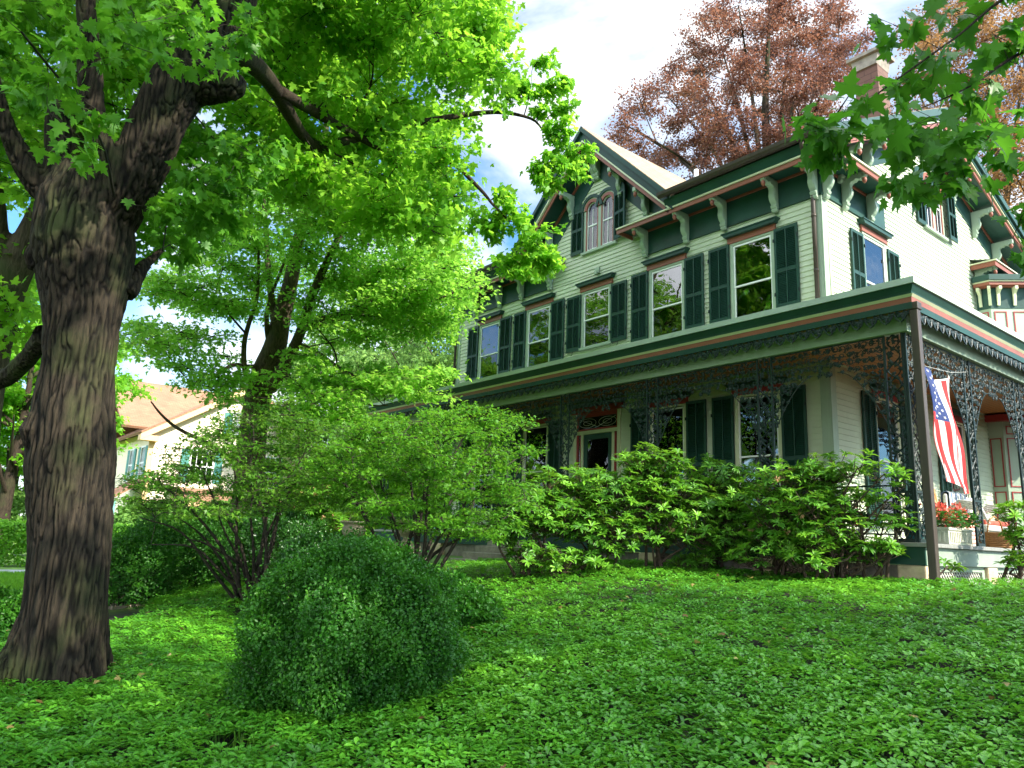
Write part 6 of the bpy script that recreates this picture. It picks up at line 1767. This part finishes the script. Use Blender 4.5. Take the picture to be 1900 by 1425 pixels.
# ================================================================== GROUND COVER
def pachysandra():
    rs = np.random.default_rng(17)
    pts = []
    def inside(x, y):
        d = x*CF[0]+y*CF[1]
        l = x*CR[0]+y*CR[1]
        return (d > .6) & (l > -d*.78-.8) & (l < d*.78+2.6)
    for (y0, y1, dens) in ((-3.5, 3.2, 760), (3.2, 5.2, 700), (5.2, 9.75, 500), (9.75, 14, 160)):
        A = (y1-y0)*24; n = int(A*dens)
        x = rs.uniform(-12.6, 11.4, n); y = rs.uniform(y0, y1, n)
        k = inside(x, y)
        if y0 >= 9.7: k &= x > -3.7
        edge = -11.9+.8*np.sin(y*1.1)+.4*np.sin(y*3.1)+np.clip(3.5-y, 0, 4)*.55
        k &= x > edge
        # dark gap at the left foot of the rounded shrub
        g0 = at(425, 1360, 4.3); k &= ((x-g0.x)**2+(y-g0.y)**2) > (.11+.08*rs.random(n))**2
        k &= ((x-TB.x)**2+(y-TB.y)**2) > .38**2
        pts.append(np.stack([x[k], y[k]], 1))
    XY = np.concatenate(pts); dd_ = XY[:, 0]*CF[0]+XY[:, 1]*CF[1]
    XY = XY[rs.random(len(XY)) < np.clip(1.35-dd_/13, .45, 1)]; n = len(XY)
    patch = np.array([noise.noise(Vector((x*.8, y*.8, 0))) for x, y in XY])
    patch2 = np.array([noise.noise(Vector((x*3.1, y*3.1, 5))) for x, y in XY])
    lift = .095+.04*patch+.03*patch2+.04*rs.random(n)
    Z = hgt(XY[:, 0], XY[:, 1])+np.maximum(.03, lift)
    lv = np.clip(.45+.55*patch+.25*patch2+rs.normal(0, .13, n), 0, 1)
    P, Dd, Nn_, Sz, Lv = [], [], [], [], []
    tilt = rs.normal(0, .26, (n, 2)); big = rs.uniform(.75, 1.25, n)
    for q in range(6):
        a = 2*PI*q/6+rs.normal(0, .25, n)
        el = rs.uniform(-.25, .40, n)
        rad = np.stack([np.cos(a), np.sin(a), np.zeros(n)], 1)
        ax = unit(np.stack([tilt[:, 0], tilt[:, 1], np.ones(n)], 1))
        rad = unit(rad-ax*(rad*ax).sum(1, keepdims=True))
        P.append(np.column_stack([XY, Z])+rad*.006-ax*.012*(q % 2)); Dd.append(rad*np.cos(el)[:, None]+ax*np.sin(el)[:, None]); Nn_.append(ax*np.cos(el)[:, None]-rad*np.sin(el)[:, None])
        Sz.append(rs.uniform(.032, .052, n)*big); Lv.append(np.clip(lv+rs.normal(0, .08, n), 0, 1))
    return [np.concatenate(v) for v in (P, Dd, Nn_, Sz, Lv)]
P, Dd, Nn_, Sz, Lv = pachysandra()
print('pach leaves', len(P))
v = [(0, 0, 0), (.16, .30, .05), (.27, .66, .02), (.15, .86, -.03), (0, 1, -.10), (-.15, .86, -.03), (-.27, .66, .02), (-.16, .30, .05), (0, .62, -.05)]
TP = (np.array(v, float), [(0, 1, 2, 8), (8, 2, 3, 4), (0, 8, 6, 7), (8, 4, 5, 6)])
tag(leaf_object('ground_cover', P, Dd, Nn_, Sz, TP, ML_PACH, None, Lv, smooth=True), 'dense glossy green pachysandra covering the whole front bank', 'ground cover', kind='stuff')

# fallen leaves lying on the ground cover and under the trees
rs = np.random.default_rng(51); n = 420
P = np.stack([rs.uniform(-11.5, 1.5, n), rs.uniform(-1, 9, n), np.zeros(n)], 1); P[:, 2] = hgt(P[:, 0], P[:, 1])+rs.uniform(.10, .17, n)
ML_DEAD = leafmat('dead_leaves', (.10, .05, .02), (.20, .11, .04), (.34, .30, .08), (.3, .2, .05), .2)
D_ = rs.normal(0, 1, (n, 3)); D_[:, 2] *= .25
tag(leaf_object('fallen_leaves', P, D_, rs.normal(0, .35, (n, 3))+[0, 0, 1], rs.uniform(.03, .065, n), T_maple(False), ML_DEAD), 'brown and yellow fallen leaves scattered over the ground cover', 'fallen leaves', kind='stuff')

# ================================================================== PATH, LAWN, URNS
mb = MB()
rs = random.Random(5)
for i in range(9):
    for j in range(3):
        x = -12.6-.62*j+rs.uniform(-.03, .03); y = -1.5+.55*i
        if j == 2 and i % 2: continue
        g_ = gz(x, y); mb.box(x-.29, x+.29, y-.26, y+.26, g_-.05, g_+.03)
tag(mb.build('stone_path', M_BRICKP, bevel=.015), kind='structure')
mb = MB(); mb.add([(-26, -8, .36), (-23.5, -8, .36), (-23.5, 12, .36), (-26, 12, .36)], [(0, 1, 2, 3)])
m2 = [(-26, -8), (-23.5, -8), (-23.5, 12), (-26, 12)]
mb = MB(); n = 20
vs = []
for i in range(n+1):
    y = -8+i; vs += [(-25.2, y, gz(-25.2, y)+.02), (-23.4, y, gz(-23.4, y)+.02)]
mb.add(vs, [(2*i, 2*i+1, 2*i+3, 2*i+2) for i in range(n)])
tag(mb.build('pavement', paint('grey_concrete', (.30, .32, .34), .8, .15, 3, .3, 30)), kind='structure')
# lawn blades
rs_ = np.random.default_rng(31); n = 60000
P = np.stack([rs_.uniform(-23.3, -12.8, n), rs_.uniform(-4, 7, n), np.zeros(n)], 1); P[:, 2] = hgt(P[:, 0], P[:, 1])
D_ = rs_.normal(0, .45, (n, 3)); D_[:, 2] = 1
tag(leaf_object('lawn', P, D_, rs_.normal(0, 1, (n, 3)), rs_.uniform(.05, .12, n), T_diam(.10), ML_JM), 'sunlit bright green lawn beyond the big trunk', 'lawn', kind='stuff')

def urn(x, y, d, label):
    p_ = at(x, y, d); g_ = gz(p_.x, p_.y)
    t = thing('stone_urn', (p_.x, p_.y, g_), label, 'urn', 'stone urns beside the steps')
    zt = p_.z; k = 1.0
    prof = [(.001, .10), (.10, .10), (.085, .13), (.06, .16), (.058, .19), (.10, .21), (.165, .25), (.185, .30), (.175, .35), (.155, .38), (.17, .405), (.215, .42), (.215, .445), (.18, .445), (.15, .40), (.001, .38)]
    MB().lathe([(a*1.02, b*1.05) for a, b in prof], (p_.x, p_.y, zt-.46), 28).build('bowl', M_URN, t, smooth=True)
    mb = MB(); mb.box(p_.x-.16, p_.x+.16, p_.y-.16, p_.y+.16, zt-.46, zt-.36); mb.build('foot', M_URN, t, bevel=.01)
    mb = MB(); mb.box(p_.x-.24, p_.x+.24, p_.y-.24, p_.y+.24, g_-.2, zt-.461); mb.build('plinth', M_STONE, t, bevel=.02)
urn(658, 968, 11.8, 'left one of two cream stone urns beneath the layered shrub')
urn(757, 966, 11.6, 'right one of two cream stone urns, partly hidden by shrub stems')
mb = MB(); a_ = at(690, 1030, 12.2); b_ = at(860, 1030, 11.8)
# ================================================================== SKY AND SUN
SUN_EL, SUN_AZ = math.radians(36), math.radians(14)      # azimuth measured from +X towards +Y
sd = Vector((math.cos(SUN_EL)*math.cos(SUN_AZ), math.cos(SUN_EL)*math.sin(SUN_AZ), math.sin(SUN_EL)))
ld = bpy.data.lights.new('sun', 'SUN'); ld.energy = 5.0; ld.angle = math.radians(.55); ld.color = (1, .93, .80)
lo = bpy.data.objects.new('sun', ld); COL.objects.link(lo)
lo.rotation_euler = sd.to_track_quat('Z', 'Y').to_euler()
W = bpy.data.worlds.new('World'); S.world = W; W.use_nodes = True
nt = W.node_tree; nt.nodes.clear(); L = nt.links.new
out = nt.nodes.new('ShaderNodeOutputWorld'); bg = nt.nodes.new('ShaderNodeBackground'); bg.inputs[1].default_value = .15
sky = nt.nodes.new('ShaderNodeTexSky'); sky.sky_type = 'NISHITA'; sky.sun_disc = False; sky.sun_elevation = SUN_EL
sky.sun_rotation = math.radians(90)-SUN_AZ; sky.air_density = 1.0; sky.dust_density = 1.2; sky.ozone_density = 1.5
tc = nt.nodes.new('ShaderNodeTexCoord'); mp = nt.nodes.new('ShaderNodeMapping'); mp.inputs['Scale'].default_value = (1, 1, 2.2); mp.inputs['Location'].default_value = (.35, .2, .1)
L(tc.outputs['Generated'], mp.inputs[0])
nz = nt.nodes.new('ShaderNodeTexNoise'); nz.inputs['Scale'].default_value = 2.1; nz.inputs['Detail'].default_value = 7; nz.inputs['Roughness'].default_value = .55; nz.inputs['Distortion'].default_value = .3
L(mp.outputs[0], nz.inputs['Vector'])
r = nt.nodes.new('ShaderNodeValToRGB'); r.color_ramp.elements[0].position = .44; r.color_ramp.elements[1].position = .60
L(nz.outputs[0], r.inputs[0])
mx = nt.nodes.new('ShaderNodeMix'); mx.data_type = 'RGBA'
sky.ozone_density = 3.0; tn = nt.nodes.new('ShaderNodeMix'); tn.data_type = 'RGBA'; tn.blend_type = 'MULTIPLY'; tn.inputs['Factor'].default_value = 1; tn.inputs['B'].default_value = (.55, .85, 1, 1); L(sky.outputs[0], tn.inputs['A'])
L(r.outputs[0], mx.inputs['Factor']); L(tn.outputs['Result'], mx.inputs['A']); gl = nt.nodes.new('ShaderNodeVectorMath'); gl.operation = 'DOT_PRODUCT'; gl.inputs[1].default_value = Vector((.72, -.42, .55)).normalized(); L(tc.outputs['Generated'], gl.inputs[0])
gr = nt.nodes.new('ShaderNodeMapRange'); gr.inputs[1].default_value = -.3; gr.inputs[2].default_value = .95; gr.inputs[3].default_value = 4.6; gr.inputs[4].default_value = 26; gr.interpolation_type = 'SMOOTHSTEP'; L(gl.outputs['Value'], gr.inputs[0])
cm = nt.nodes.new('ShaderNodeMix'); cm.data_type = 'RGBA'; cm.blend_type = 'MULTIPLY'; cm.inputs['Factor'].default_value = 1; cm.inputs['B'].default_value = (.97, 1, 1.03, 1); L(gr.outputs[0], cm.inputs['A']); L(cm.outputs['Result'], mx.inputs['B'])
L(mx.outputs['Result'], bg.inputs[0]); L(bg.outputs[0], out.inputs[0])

S.view_settings.view_transform = 'Standard'; S.view_settings.look = 'None'; S.view_settings.gamma = 1.0
S.view_settings.exposure = 1.22
S.view_settings.use_curve_mapping = False
S.cycles.max_bounces = 8; S.cycles.diffuse_bounces = 4; S.cycles.transmission_bounces = 6; S.cycles.transparent_max_bounces = 8; S.cycles.glossy_bounces = 4
S.cycles.sample_clamp_indirect = 6.0
S.cycles.use_denoising = True
S.cycles.caustics_reflective = False; S.cycles.caustics_refractive = False
